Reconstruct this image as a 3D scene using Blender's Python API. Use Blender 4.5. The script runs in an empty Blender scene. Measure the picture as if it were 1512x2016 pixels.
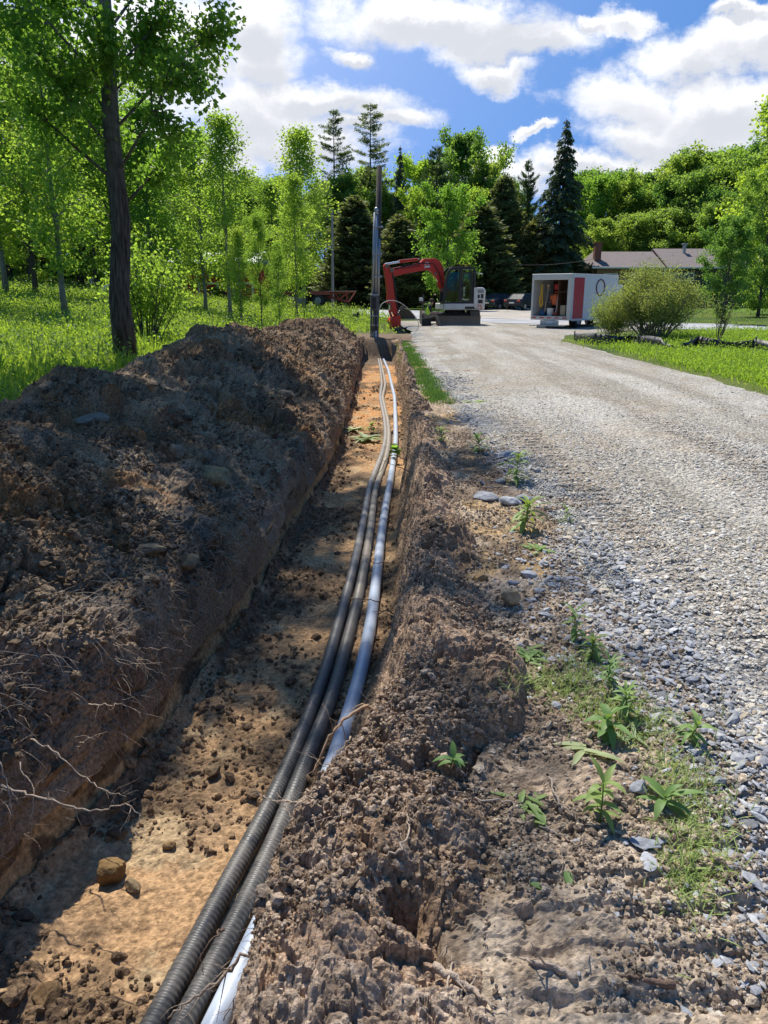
import bpy, math, random
import numpy as np
from mathutils import Vector, Matrix
R = math.radians
C = bpy.context.scene.collection
sc = bpy.context.scene
# ------------------------------------------------------------------ camera
CAMH = 1.6; PITCH = R(15.9); FPX = 1514.0
cam_d = bpy.data.cameras.new('camera'); cam = bpy.data.objects.new('camera', cam_d); C.objects.link(cam)
cam.location = (0, 0, CAMH); cam.rotation_euler = (R(90) - PITCH, 0, 0)
cam_d.sensor_fit = 'VERTICAL'; cam_d.sensor_height = 24.0
cam_d.lens = 24.0 * FPX / 2016.0; cam_d.clip_start = 0.05; cam_d.clip_end = 3000
sc.camera = cam
# ------------------------------------------------------------------ light
SUN_EL, SUN_AZ = 57.0, 19.0           # elevation; degrees to the left of straight ahead
sdir = Vector((-math.sin(R(SUN_AZ))*math.cos(R(SUN_EL)), math.cos(R(SUN_AZ))*math.cos(R(SUN_EL)), math.sin(R(SUN_EL))))
sun_d = bpy.data.lights.new('sun', 'SUN'); sun_d.energy = 4.2; sun_d.angle = R(0.55); sun_d.color = (1.0, 0.945, 0.85)
sun = bpy.data.objects.new('sun', sun_d); C.objects.link(sun); sun.location = (-20, 30, 40)
sun.rotation_euler = sdir.to_track_quat('Z', 'Y').to_euler()
sc.view_settings.view_transform = 'Standard'; sc.view_settings.look = 'None'
sc.view_settings.exposure = 0.60; sc.view_settings.gamma = 1.0; sc.view_settings.use_curve_mapping = False
try:
    sc.cycles.max_bounces = 7; sc.cycles.diffuse_bounces = 3; sc.cycles.glossy_bounces = 2
    sc.cycles.transmission_bounces = 5; sc.cycles.transparent_max_bounces = 6; sc.cycles.caustics_reflective = False
except Exception: pass

def pix(px, py):                                   # direction of a picture point (per unit of Y)
    u = (px - 756) / FPX; v = (1008 - py) / FPX
    dy = math.cos(PITCH) + v*math.sin(PITCH); dz = -math.sin(PITCH) + v*math.cos(PITCH)
    return u/dy, dz/dy
def atz(px, py, z):                                # world point of a picture point on the level z
    a, b = pix(px, py); Y = (z - CAMH)/b
    return Vector((a*Y, Y, z))
def aty(px, py, Y):
    a, b = pix(px, py); return Vector((a*Y, Y, CAMH + b*Y))

# ---------------------------------------------------------------- world: Nishita sky with cumulus clouds
W = bpy.data.worlds.new('World'); sc.world = W; W.use_nodes = True
nt = W.node_tree; N = nt.nodes; L = nt.links; N.clear()
def nd(t, **k):
    n = N.new(t)
    for a, b in k.items(): setattr(n, a, b)
    return n
def mth(op, a, b=None, c=None, clamp=False):
    n = nd('ShaderNodeMath', operation=op); n.use_clamp = clamp
    for i, x in enumerate((a, b, c)):
        if x is None: continue
        if isinstance(x, (int, float)): n.inputs[i].default_value = x
        else: L.new(x, n.inputs[i])
    return n.outputs[0]
out = nd('ShaderNodeOutputWorld'); bg = nd('ShaderNodeBackground'); bg.inputs['Strength'].default_value = 0.15
sky = nd('ShaderNodeTexSky', sky_type='NISHITA'); sky.sun_disc = False
sky.sun_elevation = R(SUN_EL); sky.sun_rotation = R(-SUN_AZ); sky.air_density = 1.0; sky.dust_density = 0.3; sky.ozone_density = 2.5
tc = nd('ShaderNodeTexCoord'); vup = nd('ShaderNodeVectorMath', operation='ADD'); vup.inputs[1].default_value = (0, 0, .75); L.new(tc.outputs['Generated'], vup.inputs[0])
vno = nd('ShaderNodeVectorMath', operation='NORMALIZE'); L.new(vup.outputs[0], vno.inputs[0]); L.new(vno.outputs[0], sky.inputs[0]); sp = nd('ShaderNodeSeparateXYZ'); L.new(tc.outputs['Generated'], sp.inputs[0])
dv = mth('MAXIMUM', mth('ABSOLUTE', sp.outputs[1]), 0.25)
u_ = mth('DIVIDE', sp.outputs[0], dv); w_ = mth('DIVIDE', sp.outputs[2], dv)
cv = nd('ShaderNodeCombineXYZ'); L.new(u_, cv.inputs[0]); L.new(w_, cv.inputs[1])
def noise(scale, det, rough, vec, off=(0, 0, 0), stretch=(1, 1, 1)):
    m = nd('ShaderNodeMapping'); L.new(vec, m.inputs[0]); m.inputs[1].default_value = off; m.inputs[3].default_value = stretch
    n = nd('ShaderNodeTexNoise'); n.inputs['Scale'].default_value = scale; n.inputs['Detail'].default_value = det
    n.inputs['Roughness'].default_value = rough; L.new(m.outputs[0], n.inputs[0]); return n
nw = noise(6.0, 8, 0.62, cv.outputs[0])
sb = nd('ShaderNodeVectorMath', operation='SUBTRACT'); L.new(nw.outputs['Color'], sb.inputs[0]); sb.inputs[1].default_value = (.5, .5, .5)
scl = nd('ShaderNodeVectorMath', operation='SCALE'); L.new(sb.outputs[0], scl.inputs[0]); scl.inputs['Scale'].default_value = 0.13
wv = nd('ShaderNodeVectorMath', operation='ADD'); L.new(cv.outputs[0], wv.inputs[0]); L.new(scl.outputs[0], wv.inputs[1])
# clouds as (centre x, centre y, half width, half height) in degrees-like sky units taken from the photograph
CL = [(500,50,80,85),(850,42,250,50),(1010,75,170,45),(500,130,90,80),(970,140,72,36),(630,205,190,48),(520,235,170,85),(760,232,120,30),
      (570,300,200,60),(440,330,120,80),(690,265,110,30),(1390,120,150,70),(1240,190,150,70),(1420,220,190,90),(1330,270,220,60),(1480,90,120,70),
      (1240,25,70,26),(1160,35,50,22),(1040,275,36,12),(1010,350,150,38),(960,330,90,30),(1130,330,90,30),(1250,330,200,40),(300,100,200,120),(200,300,260,110),
      (1460,25,60,20),(1700,160,160,140),(-100,100,200,160),(500,-160,300,110),(1250,-180,300,80),(700,104,60,24)]
dens = None; grey = None
for (cx, cy, hx, hy) in CL:
    a0, b0 = pix(cx, cy); rx = hx/FPX*1.02; ry = hy/FPX*.98
    s1 = nd('ShaderNodeVectorMath', operation='SUBTRACT'); L.new(wv.outputs[0], s1.inputs[0]); s1.inputs[1].default_value = (a0, b0, 0)
    s2 = nd('ShaderNodeVectorMath', operation='MULTIPLY'); L.new(s1.outputs[0], s2.inputs[0]); s2.inputs[1].default_value = (1/rx, 1/ry, 0)
    ln = nd('ShaderNodeVectorMath', operation='LENGTH'); L.new(s2.outputs[0], ln.inputs[0])
    v = mth('SUBTRACT', 1.0, ln.outputs['Value'])
    sy = nd('ShaderNodeSeparateXYZ'); L.new(s2.outputs[0], sy.inputs[0])
    g = mth('MULTIPLY', mth('MAXIMUM', v, 0.0), mth('MULTIPLY_ADD', sy.outputs[1], -0.9, 0.25))
    dens = v if dens is None else mth('MAXIMUM', dens, v)
    grey = g if grey is None else mth('MAXIMUM', grey, g)
nf = noise(9.0, 12, 0.66, cv.outputs[0], (3.1, 1.7, 0), (1, 1.5, 1))
d2 = mth('ADD', dens, mth('MULTIPLY', mth('SUBTRACT', nf.outputs['Fac'], 0.5), 1.8))
mr = nd('ShaderNodeMapRange', interpolation_type='SMOOTHSTEP'); L.new(d2, mr.inputs[0]); mr.inputs[1].default_value = -0.08; mr.inputs[2].default_value = 0.55
ng = noise(4.5, 6, 0.6, cv.outputs[0], (7.1, 2.2, 0), (1, 1.6, 1))
gr = nd('ShaderNodeMapRange', interpolation_type='SMOOTHSTEP'); L.new(mth('ADD', mth('MULTIPLY', grey, 1.6), mth('MULTIPLY', mth('SUBTRACT', ng.outputs['Fac'], 0.5), 1.5)), gr.inputs[0])
gr.inputs[1].default_value = -0.02; gr.inputs[2].default_value = 0.58
cc = nd('ShaderNodeMix', data_type='RGBA'); L.new(gr.outputs[0], cc.inputs[0]); cc.inputs[6].default_value = (5.0, 5.03, 5.1, 1); cc.inputs[7].default_value = (3.3, 3.4, 3.65, 1)
mx = nd('ShaderNodeMix', data_type='RGBA'); L.new(mth('MULTIPLY', mr.outputs[0], 0.97), mx.inputs[0]); hsk = nd('ShaderNodeHueSaturation'); hsk.inputs['Saturation'].default_value = 1.34; hsk.inputs['Value'].default_value = .74; L.new(sky.outputs[0], hsk.inputs['Color']); L.new(hsk.outputs[0], mx.inputs[6]); L.new(cc.outputs[2], mx.inputs[7])
L.new(mx.outputs[2], bg.inputs[0]); L.new(bg.outputs[0], out.inputs[0])

# ---------------------------------------------------------------- numpy noise
def _h(ix, iy, iz, seed):
    h = (ix.astype(np.int64)*73856093) ^ (iy.astype(np.int64)*19349663) ^ (iz.astype(np.int64)*83492791) ^ (seed*2654435761)
    h = (h ^ (h >> 13)) * 1274126177; h &= 0x7fffffff
    h = (h ^ (h >> 15)) * 668265263; h &= 0x7fffffff
    return (h & 0xffffff) / float(0xffffff)
def vnoise(x, y, z=None, seed=1):
    if z is None: z = np.zeros_like(x)
    ix, iy, iz = np.floor(x), np.floor(y), np.floor(z)
    fx, fy, fz = x-ix, y-iy, z-iz
    fx, fy, fz = [f*f*f*(f*(f*6-15)+10) for f in (fx, fy, fz)]
    ix, iy, iz = ix.astype(np.int64), iy.astype(np.int64), iz.astype(np.int64)
    r = 0
    for a in (0, 1):
        for b in (0, 1):
            for c in (0, 1):
                if c == 1 and not z.any(): continue
                wz = 1.0 if not z.any() else (fz if c else 1-fz)
                r = r + _h(ix+a, iy+b, iz+c, seed)*(fx if a else 1-fx)*(fy if b else 1-fy)*wz
    return r*2-1
def fbm(x, y, z=None, sc_=1.0, octv=4, gain=0.5, seed=1):
    r = 0; a = 1.0; s = sc_
    for o in range(octv):
        r = r + a*vnoise(x*s + 17.3*o, y*s - 9.1*o, None if z is None else z*s + 3.7*o, seed+o); a *= gain; s *= 2.03
    return r
def clod(x, y, cell, seed=1, cover=0.8):
    """rounded crumbs of earth: height 0..1"""
    X, Y = x/cell, y/cell
    ix, iy = np.floor(X).astype(np.int64), np.floor(Y).astype(np.int64)
    best = np.zeros_like(X); z0 = np.zeros_like(ix)
    for a in (-1, 0, 1):
        for b in (-1, 0, 1):
            jx, jy = ix+a, iy+b
            cx = jx + _h(jx, jy, z0, seed); cy = jy + _h(jx, jy, z0, seed+7)
            rr = 0.35 + 0.55*_h(jx, jy, z0, seed+13); on = _h(jx, jy, z0, seed+21) < cover
            d = ((X-cx)**2 + (Y-cy)**2)/(rr*rr)
            best = np.maximum(best, np.where(on, np.sqrt(np.maximum(0, 1-d))*rr, 0))
    return best
def facet(x, y, cell, seed=1, warp=.25):
    """broken angular lumps: every cell is its own tilted face, -1..1"""
    X, Y = x/cell, y/cell; X = X + warp*vnoise(X*1.7, Y*1.7, seed=seed+3); Y = Y + warp*vnoise(X*1.7+9, Y*1.7, seed=seed+4)
    ix, iy = np.floor(X).astype(np.int64), np.floor(Y).astype(np.int64); z0 = np.zeros_like(ix); bd = np.full(X.shape, 9.0); h = np.zeros_like(X)
    for a in (-1, 0, 1):
        for b in (-1, 0, 1):
            jx, jy = ix+a, iy+b; dx = X-jx-_h(jx, jy, z0, seed); dy = Y-jy-_h(jx, jy, z0, seed+7); d = dx*dx+dy*dy; m = d < bd
            hh = (_h(jx, jy, z0, seed+13)-.5)*1.1 + dx*(_h(jx, jy, z0, seed+17)-.5)*1.6 + dy*(_h(jx, jy, z0, seed+19)-.5)*1.6 - d*.5
            bd = np.where(m, d, bd); h = np.where(m, hh, h)
    return h
def smooth(a, b, x):
    t = np.clip((x-a)/(b-a), 0, 1); return t*t*(3-2*t)

# ---------------------------------------------------------------- mesh and object helpers
def link(o, parent=None):
    C.objects.link(o)
    if parent is not None: o.parent = parent
    return o
def tag(o, label=None, cat=None, group=None, kind=None):
    if label: o['label'] = label
    if cat: o['category'] = cat
    if group: o['group'] = group
    if kind: o['kind'] = kind
    return o
def np_mesh(name, v, f, mat=None, parent=None, smooth_=False, col=None, matidx=None):
    """v (n,3); f (m,k) array of equal faces"""
    me = bpy.data.meshes.new(name); v = np.ascontiguousarray(v, dtype=np.float32); f = np.ascontiguousarray(f, dtype=np.int32)
    me.vertices.add(len(v)); me.vertices.foreach_set('co', v.ravel())
    k = f.shape[1]; me.loops.add(f.size); me.loops.foreach_set('vertex_index', f.ravel())
    me.polygons.add(len(f)); me.polygons.foreach_set('loop_start', np.arange(0, f.size, k, dtype=np.int32))
    me.update(calc_edges=True)
    me.polygons.foreach_set('use_smooth', np.full(len(f), bool(smooth_)))
    if col is not None:
        ca = me.color_attributes.new('col', 'FLOAT_COLOR', 'POINT')
        c4 = np.ones((len(v), 4), dtype=np.float32); c4[:, :3] = col; ca.data.foreach_set('color', c4.ravel())
    if mat: me.materials.append(mat)
    me.validate(); me.update()
    return link(bpy.data.objects.new(name, me), parent)
def grid_faces(nr, nc):
    i = np.arange((nr-1)*(nc-1)); r = i//(nc-1); c = i % (nc-1); a = r*nc + c
    return np.stack([a, a+1, a+nc+1, a+nc], 1)
class MB:
    def __init__(s): s.v = []; s.f = []
    def add(s, vs, fs, M=None):
        o = len(s.v)
        for q in vs:
            q = Vector(q); s.v.append(tuple(M @ q) if M else tuple(q))
        s.f += [tuple(i+o for i in f) for f in fs]; return s
    def box(s, x0, x1, y0, y1, z0, z1, M=None, bev=0.0):
        if bev <= 0:
            vs = [(x0,y0,z0),(x1,y0,z0),(x1,y1,z0),(x0,y1,z0),(x0,y0,z1),(x1,y0,z1),(x1,y1,z1),(x0,y1,z1)]
            return s.add(vs, [(0,3,2,1),(4,5,6,7),(0,1,5,4),(1,2,6,5),(2,3,7,6),(3,0,4,7)], M)
        b = min(bev, (x1-x0)*.49, (y1-y0)*.49, (z1-z0)*.49); vs = []
        for z, i in ((z0, b), (z0+b, 0), (z1-b, 0), (z1, b)):
            vs += [(x0+i+b*(i == 0),y0+i,z),(x1-i-b*(i == 0),y0+i,z),(x1-i,y0+i+b*(i == 0),z),(x1-i,y1-i-b*(i == 0),z),(x1-i-b*(i == 0),y1-i,z),(x0+i+b*(i == 0),y1-i,z),(x0+i,y1-i-b*(i == 0),z),(x0+i,y0+i+b*(i == 0),z)]
        fs = [tuple(range(7, -1, -1)), tuple(range(24, 32))]
        for k in range(3):
            for j in range(8):
                a = k*8+j; c = k*8+(j+1) % 8; fs.append((a, c, c+8, a+8))
        return s.add(vs, fs, M)
    def tube(s, pts, rad, n=8, M=None, caps=True):
        pts = [Vector(p) for p in pts]; m = len(pts); vs = []
        if not hasattr(rad, '__len__'): rad = [rad]*m
        up = Vector((0, 0, 1)); prev = None
        for i, p in enumerate(pts):
            t = (pts[min(i+1, m-1)] - pts[max(i-1, 0)])
            if t.length < 1e-9: t = Vector((0, 0, 1))
            t.normalize()
            if prev is None:
                a = t.cross(up)
                if a.length < .05: a = t.cross(Vector((0, 1, 0)))
            else: a = prev - t*prev.dot(t)
            a.normalize(); prev = a; b = t.cross(a)
            for j in range(n):
                th = 2*math.pi*j/n; vs.append(p + a*math.cos(th)*rad[i] + b*math.sin(th)*rad[i])
        fs = [(i*n+j, i*n+(j+1) % n, (i+1)*n+(j+1) % n, (i+1)*n+j) for i in range(m-1) for j in range(n)]
        if caps: fs += [tuple(range(n-1, -1, -1)), tuple((m-1)*n+j for j in range(n))]
        return s.add(vs, fs, M)
    def prism(s, poly, y0, y1, M=None):
        """outline poly [(x,z)...] extruded along y"""
        n = len(poly); vs = [(x, y0, z) for x, z in poly] + [(x, y1, z) for x, z in poly]
        fs = [tuple(range(n)), tuple(range(2*n-1, n-1, -1))] + [(i, i+n, (i+1) % n+n, (i+1) % n) for i in range(n)]
        return s.add(vs, fs, M)
    def build(s, name, mat, parent=None, sm=False, bevel=0):
        me = bpy.data.meshes.new(name); me.from_pydata(s.v, [], s.f); me.materials.append(mat)
        if sm: me.polygons.foreach_set('use_smooth', [True]*len(me.polygons))
        me.update(); o = link(bpy.data.objects.new(name, me), parent)
        if bevel:
            b = o.modifiers.new('bevel', 'BEVEL'); b.width = bevel; b.segments = 2; b.limit_method = 'ANGLE'; b.angle_limit = R(35)
        return o
def empty(name, loc=(0, 0, 0), rz=0.0):
    o = bpy.data.objects.new(name, None); o.location = loc; o.rotation_euler = (0, 0, rz); o.empty_display_size = .3; return link(o)
def dup(root, loc, rz=0, s=1.0, label=None, group=None):
    r = root.copy(); C.objects.link(r); r.location = loc; r.rotation_euler = (0, 0, rz)
    r.scale = s if hasattr(s, '__len__') else (s, s, s)
    if label: r['label'] = label
    if group: r['group'] = group
    for ch in list(root.children):
        c = ch.copy(); C.objects.link(c); c.parent = r
        for g in ch.children:
            d = g.copy(); C.objects.link(d); d.parent = c
    return r

# ---------------------------------------------------------------- materials
def newmat(name):
    m = bpy.data.materials.new(name); m.use_nodes = True; n = m.node_tree.nodes; n.clear(); return m, n, m.node_tree.links
def paint(name, col, rough=0.5, metal=0.0, dirt=0.25, dirtcol=(.22, .19, .15), scale=4.0, bump=0.0, spec=0.4):
    m, n, l = newmat(name)
    o = n.new('ShaderNodeOutputMaterial'); p = n.new('ShaderNodeBsdfPrincipled'); l.new(p.outputs[0], o.inputs[0])
    t = n.new('ShaderNodeTexCoord'); z = n.new('ShaderNodeTexNoise'); z.inputs['Scale'].default_value = scale; z.inputs['Detail'].default_value = 7; z.inputs['Roughness'].default_value = .65
    l.new(t.outputs['Object'], z.inputs[0]); r = n.new('ShaderNodeMapRange'); l.new(z.outputs[0], r.inputs[0]); r.inputs[1].default_value = .45; r.inputs[2].default_value = .75; r.inputs[4].default_value = dirt
    x = n.new('ShaderNodeMix'); x.data_type = 'RGBA'; l.new(r.outputs[0], x.inputs[0]); x.inputs[6].default_value = (*col, 1); x.inputs[7].default_value = (*dirtcol, 1)
    l.new(x.outputs[2], p.inputs['Base Color']); p.inputs['Roughness'].default_value = rough; p.inputs['Metallic'].default_value = metal; p.inputs['Specular IOR Level'].default_value = spec
    if bump:
        b = n.new('ShaderNodeBump'); b.inputs['Strength'].default_value = bump; b.inputs['Distance'].default_value = .02; z2 = n.new('ShaderNodeTexNoise'); z2.inputs['Scale'].default_value = scale*8; z2.inputs['Detail'].default_value = 5
        l.new(t.outputs['Object'], z2.inputs[0]); l.new(z2.outputs[0], b.inputs['Height']); l.new(b.outputs[0], p.inputs['Normal'])
    return m
def glassy(name, col=(.02, .03, .03), rough=.08, spec=.8):
    m, n, l = newmat(name); o = n.new('ShaderNodeOutputMaterial'); p = n.new('ShaderNodeBsdfPrincipled'); l.new(p.outputs[0], o.inputs[0])
    t = n.new('ShaderNodeTexCoord'); z = n.new('ShaderNodeTexNoise'); z.inputs['Scale'].default_value = 3; l.new(t.outputs['Object'], z.inputs[0])
    r = n.new('ShaderNodeMapRange'); l.new(z.outputs[0], r.inputs[0]); r.inputs[3].default_value = rough; r.inputs[4].default_value = rough+.1; l.new(r.outputs[0], p.inputs['Roughness'])
    p.inputs['Base Color'].default_value = (*col, 1); p.inputs['Specular IOR Level'].default_value = spec; return m
def leafmat(name, ca, cb, cc=None, trans=.42, tcol=1.6):
    m, n, l = newmat(name); o = n.new('ShaderNodeOutputMaterial')
    g = n.new('ShaderNodeNewGeometry'); oi = n.new('ShaderNodeObjectInfo'); r = n.new('ShaderNodeValToRGB')
    l.new(g.outputs['Random Per Island'], r.inputs[0]); e = r.color_ramp.elements; e[0].color = (*ca, 1); e[1].color = (*cb, 1)
    if cc: q = e.new(.5); q.color = (*cc, 1)
    hs = n.new('ShaderNodeHueSaturation'); l.new(r.outputs[0], hs.inputs['Color'])
    mr = n.new('ShaderNodeMapRange'); l.new(oi.outputs['Random'], mr.inputs[0]); mr.inputs[3].default_value = .478; mr.inputs[4].default_value = .522; l.new(mr.outputs[0], hs.inputs['Hue'])
    mv = n.new('ShaderNodeMapRange'); l.new(oi.outputs['Random'], mv.inputs[0]); mv.inputs[3].default_value = 1.18; mv.inputs[4].default_value = .82; l.new(mv.outputs[0], hs.inputs['Value'])
    d = n.new('ShaderNodeBsdfPrincipled'); d.inputs['Roughness'].default_value = .5; d.inputs['Specular IOR Level'].default_value = .25; l.new(hs.outputs[0], d.inputs['Base Color'])
    t = n.new('ShaderNodeBsdfTranslucent'); h2 = n.new('ShaderNodeMix'); h2.data_type = 'RGBA'; h2.blend_type = 'MULTIPLY'; h2.inputs[0].default_value = 1
    l.new(hs.outputs[0], h2.inputs[6]); h2.inputs[7].default_value = (tcol*1.15, tcol*1.08, tcol*.5, 1); l.new(h2.outputs[2], t.inputs[0])
    x = n.new('ShaderNodeMixShader'); x.inputs[0].default_value = trans; l.new(d.outputs[0], x.inputs[1]); l.new(t.outputs[0], x.inputs[2]); l.new(x.outputs[0], o.inputs[0]); return m
def vcmat(name, fine=45.0, amp=.45, bump=.6, dist=.012, rough=.95, spec=.12, peb=0.0, pebscale=30.0, pebh=1.6, tint=(1, 1, 1)):
    """surface whose colour areas come from the mesh attribute 'col', with fine mottling and grain"""
    m, n, l = newmat(name); o = n.new('ShaderNodeOutputMaterial'); p = n.new('ShaderNodeBsdfPrincipled'); l.new(p.outputs[0], o.inputs[0])
    a = n.new('ShaderNodeAttribute'); a.attribute_name = 'col'; t = n.new('ShaderNodeNewGeometry')
    def nz(s, dtl, rg=.65):
        z = n.new('ShaderNodeTexNoise'); z.inputs['Scale'].default_value = s; z.inputs['Detail'].default_value = dtl; z.inputs['Roughness'].default_value = rg; l.new(t.outputs['Position'], z.inputs[0]); return z
    z = nz(fine, 6); r = n.new('ShaderNodeMapRange'); l.new(z.outputs[0], r.inputs[0]); r.inputs[1].default_value = .3; r.inputs[2].default_value = .7; r.inputs[3].default_value = 1-amp; r.inputs[4].default_value = 1+amp
    x = n.new('ShaderNodeMix'); x.data_type = 'RGBA'; x.blend_type = 'MULTIPLY'; x.inputs[0].default_value = 1; l.new(a.outputs['Color'], x.inputs[6]); l.new(r.outputs[0], x.inputs[7])
    last = x.outputs[2]
    zb = nz(fine*2.4, 5, .7); h = zb.outputs[0]
    if peb:
        v = n.new('ShaderNodeTexVoronoi'); v.inputs['Scale'].default_value = pebscale; l.new(t.outputs['Position'], v.inputs['Vector'])
        hsv = n.new('ShaderNodeSeparateColor'); l.new(v.outputs['Color'], hsv.inputs[0]); r2 = n.new('ShaderNodeMapRange'); l.new(hsv.outputs[0], r2.inputs[0]); r2.inputs[3].default_value = 1-peb; r2.inputs[4].default_value = 1+peb*.7
        x2 = n.new('ShaderNodeMix'); x2.data_type = 'RGBA'; x2.blend_type = 'MULTIPLY'; x2.inputs[0].default_value = 1; l.new(last, x2.inputs[6]); l.new(r2.outputs[0], x2.inputs[7]); last = x2.outputs[2]
        hh = n.new('ShaderNodeMath'); hh.operation = 'MULTIPLY_ADD'; l.new(v.outputs['Distance'], hh.inputs[0]); hh.inputs[1].default_value = -pebh; l.new(h, hh.inputs[2]); h = hh.outputs[0]
    xt = n.new('ShaderNodeMix'); xt.data_type = 'RGBA'; xt.blend_type = 'MULTIPLY'; xt.inputs[0].default_value = 1; l.new(last, xt.inputs[6]); xt.inputs[7].default_value = (*tint, 1); last = xt.outputs[2]
    l.new(last, p.inputs['Base Color']); p.inputs['Roughness'].default_value = rough; p.inputs['Specular IOR Level'].default_value = spec
    b = n.new('ShaderNodeBump'); b.inputs['Strength'].default_value = bump; b.inputs['Distance'].default_value = dist; l.new(h, b.inputs['Height']); l.new(b.outputs[0], p.inputs['Normal'])
    return m
# ================================================================= TERRAIN
rng = np.random.default_rng(7)
FL = -0.75
def edge(pts, z):
    q = [atz(x, y, z) for x, y in pts]; q.sort(key=lambda p: p.y)
    return np.array([p.y for p in q]), np.array([p.x for p in q])
eL = edge([(0,1814),(204,1596),(296,1480),(435,1300),(500,1190),(560,1080),(620,985),(655,915),(676,859),(700,770),(715,705)], FL)
eR = edge([(520,1800),(545,1700),(620,1560),(690,1400),(732,1300),(768,1150),(788,1000),(796,919),(795,850),(789,780),(776,720),(769,700)], FL)
lipR_ = (np.array([0.0,1.5,1.7,2.2,3.0,4.6,7.0,12.0,19.0,30.0]), np.array([-.36,-.42,-.40,-.25,-.03,.12,.24,.33,.40,.45]))
def XL(Y): return np.interp(Y, *eL) + .03*fbm(Y, Y*0, sc_=1.1, octv=3, seed=5)
def XR(Y): return np.interp(Y, *eR) + .07*smooth(8, 5, Y) + .03*fbm(Y, Y*0+5, sc_=1.3, octv=3, seed=6)
def LIPR(Y): return np.interp(Y, *lipR_) + .05*smooth(1.9, 2.6, Y) + .04*fbm(Y, Y*0+9, sc_=1.0, octv=4, seed=8)
def XO(Y): return np.interp(Y, [0,2.0,2.3,2.6,2.95,3.3,4.2,6,9,14,20,29],[.34,.36,.46,.58,.70,.64,.62,.66,.66,.60,.58,.62]) + .07*fbm(Y, Y*0, sc_=1.3, octv=4, seed=71)
def tdepth(Y): return 1 - smooth(28.2, 29.2, Y)
def gz(X, Y):
    X = np.asarray(X, dtype=float); Y = np.asarray(Y, dtype=float)
    r = np.maximum(0, -X-4.0); z = .085*r; z = np.where(z > 3.2, 3.2+(z-3.2)*.1, z)
    z = z*smooth(2, 12, Y)*(1-.5*smooth(90, 160, Y)) + .05*vnoise(X*.45, Y*.45, seed=3)*smooth(4, 6, np.abs(X-3.5)) + .1*smooth(7, 9, X)*vnoise(X*.16, Y*.16, seed=31)
    z = z - .34*np.exp(-((X-.7)/1.3)**2 - ((Y-37.5)/3.2)**2)
    return z
def gz1(x, y): return float(gz(np.array([x]), np.array([y]))[0])
def mixc(a, b, t): return a + (np.asarray(b)-a)*t[..., None]

# rows
rows = [-14, -9, -5, -3, -1.5, -.6, 0, .4, .7, .9]
y = 1.0
while y < 30: rows.append(y); y += .0036*y
while y < 420: rows.append(y); y *= 1.022
rows = np.array(rows); nr = len(rows)
def seg(a, b, n, p=1.0):
    t = (np.arange(n)/n)**p; return a[:, None]*(1-t) + b[:, None]*t
one = np.ones(nr); D = tdepth(rows)
xl, xr, lr = XL(rows), XR(rows), LIPR(rows)
segs = [seg(-190*one, -30*one, 16), seg(-30*one, -6*one, 30), seg(-6*one, xl-1.0, 30), seg(xl-1.0, xl-.05, 16), seg(xl-.05, xl, 46), seg(xl, xr+.06, 176), seg(xr+.06, lr+.10, 8),
        seg(lr+.10, np.maximum(lr+.12, XO(rows)-.15), 8), seg(np.maximum(lr+.12, XO(rows)-.15), 2.1*one, 210), seg(2.1*one, 6.2*one, 40), seg(6.2*one, 12*one, 40), seg(12*one, 40*one, 30), seg(40*one, 190*one, 14)]
ids = np.concatenate([np.full(s.shape[1], i) for i, s in enumerate(segs)])
Xg = np.concatenate(segs, 1); Yg = np.repeat(rows[:, None], Xg.shape[1], 1); Z = gz(Xg, Yg); idg = np.repeat(ids[None], nr, 0); nc = Xg.shape[1]
Dg = np.repeat(D[:, None], nc, 1); xlg = np.repeat(xl[:, None], nc, 1); xrg = np.repeat(xr[:, None], nc, 1); lrg = np.repeat(lr[:, None], nc, 1)
lipz = -.36
m = idg == 3; t = smooth(0, 1, (Xg-(xlg-1.0))/.95); Z = np.where(m, Z + (lipz-Z)*t*Dg, Z)
m = idg == 4; t = (Xg-(xlg-.05))/.05; wz = lipz + (FL-lipz)*t; Z = np.where(m, Z*(1-Dg)+wz*Dg, Z)
wob = .028*fbm(Yg*1.0, wz, sc_=3.0, octv=5, seed=41) - .05*np.sin(np.pi*np.clip(t, 0, 1))*.7
Xg = np.where(m, xlg - .02*np.clip(1-t, 0, 1) + wob*Dg*np.clip(1-np.abs(2*t-1)**4, 0, 1), Xg)
m = idg == 5
tf = np.clip((Xg-xlg)/(xrg+.06-xlg), 0, 1)
fz = FL + .018*fbm(Xg, Yg, sc_=2.2, octv=3, seed=11) + .010*fbm(Xg, Yg, sc_=13, octv=3, seed=12)
deb = smooth(.05, .65, fbm(Xg, Yg, sc_=1.6, octv=4, seed=13) - .35*smooth(3.4, 2.6, Yg) + .9*smooth(.32, .02, tf) + .6*smooth(.80, 1, tf))     # crumbled earth on the clay
fz += deb*(.03*clod(Xg, Yg, .07, 14, .75) + .012*clod(Xg, Yg, .028, 15, .8)) + .004*clod(Xg, Yg, .04, 16, .22) + .005*fbm(Xg, Yg, sc_=20, octv=4, seed=30) + .07*smooth(.10, 0, tf)**2 + .06*smooth(.90, 1, tf)
fz += .012*np.sin(Yg*9+2*vnoise(Xg*2, Yg*2, seed=2))*smooth(9, 14, Yg)*(1-deb)
Z = np.where(m, Z*(1-Dg)+fz*Dg, Z)
m = idg == 6; t = (Xg-xrg-.06)/np.maximum(lrg+.10-xrg-.06, .05); Z = np.where(m, Z*(1-Dg) + Dg*(FL-.03 + (FL*-1-.12)*np.clip(t, 0, 1)), Z)
m = idg == 7; Z = np.where(m, Z - .15*Dg, Z)
m = (idg == 8) | (idg == 9)
near = smooth(34, 26, Yg)
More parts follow.
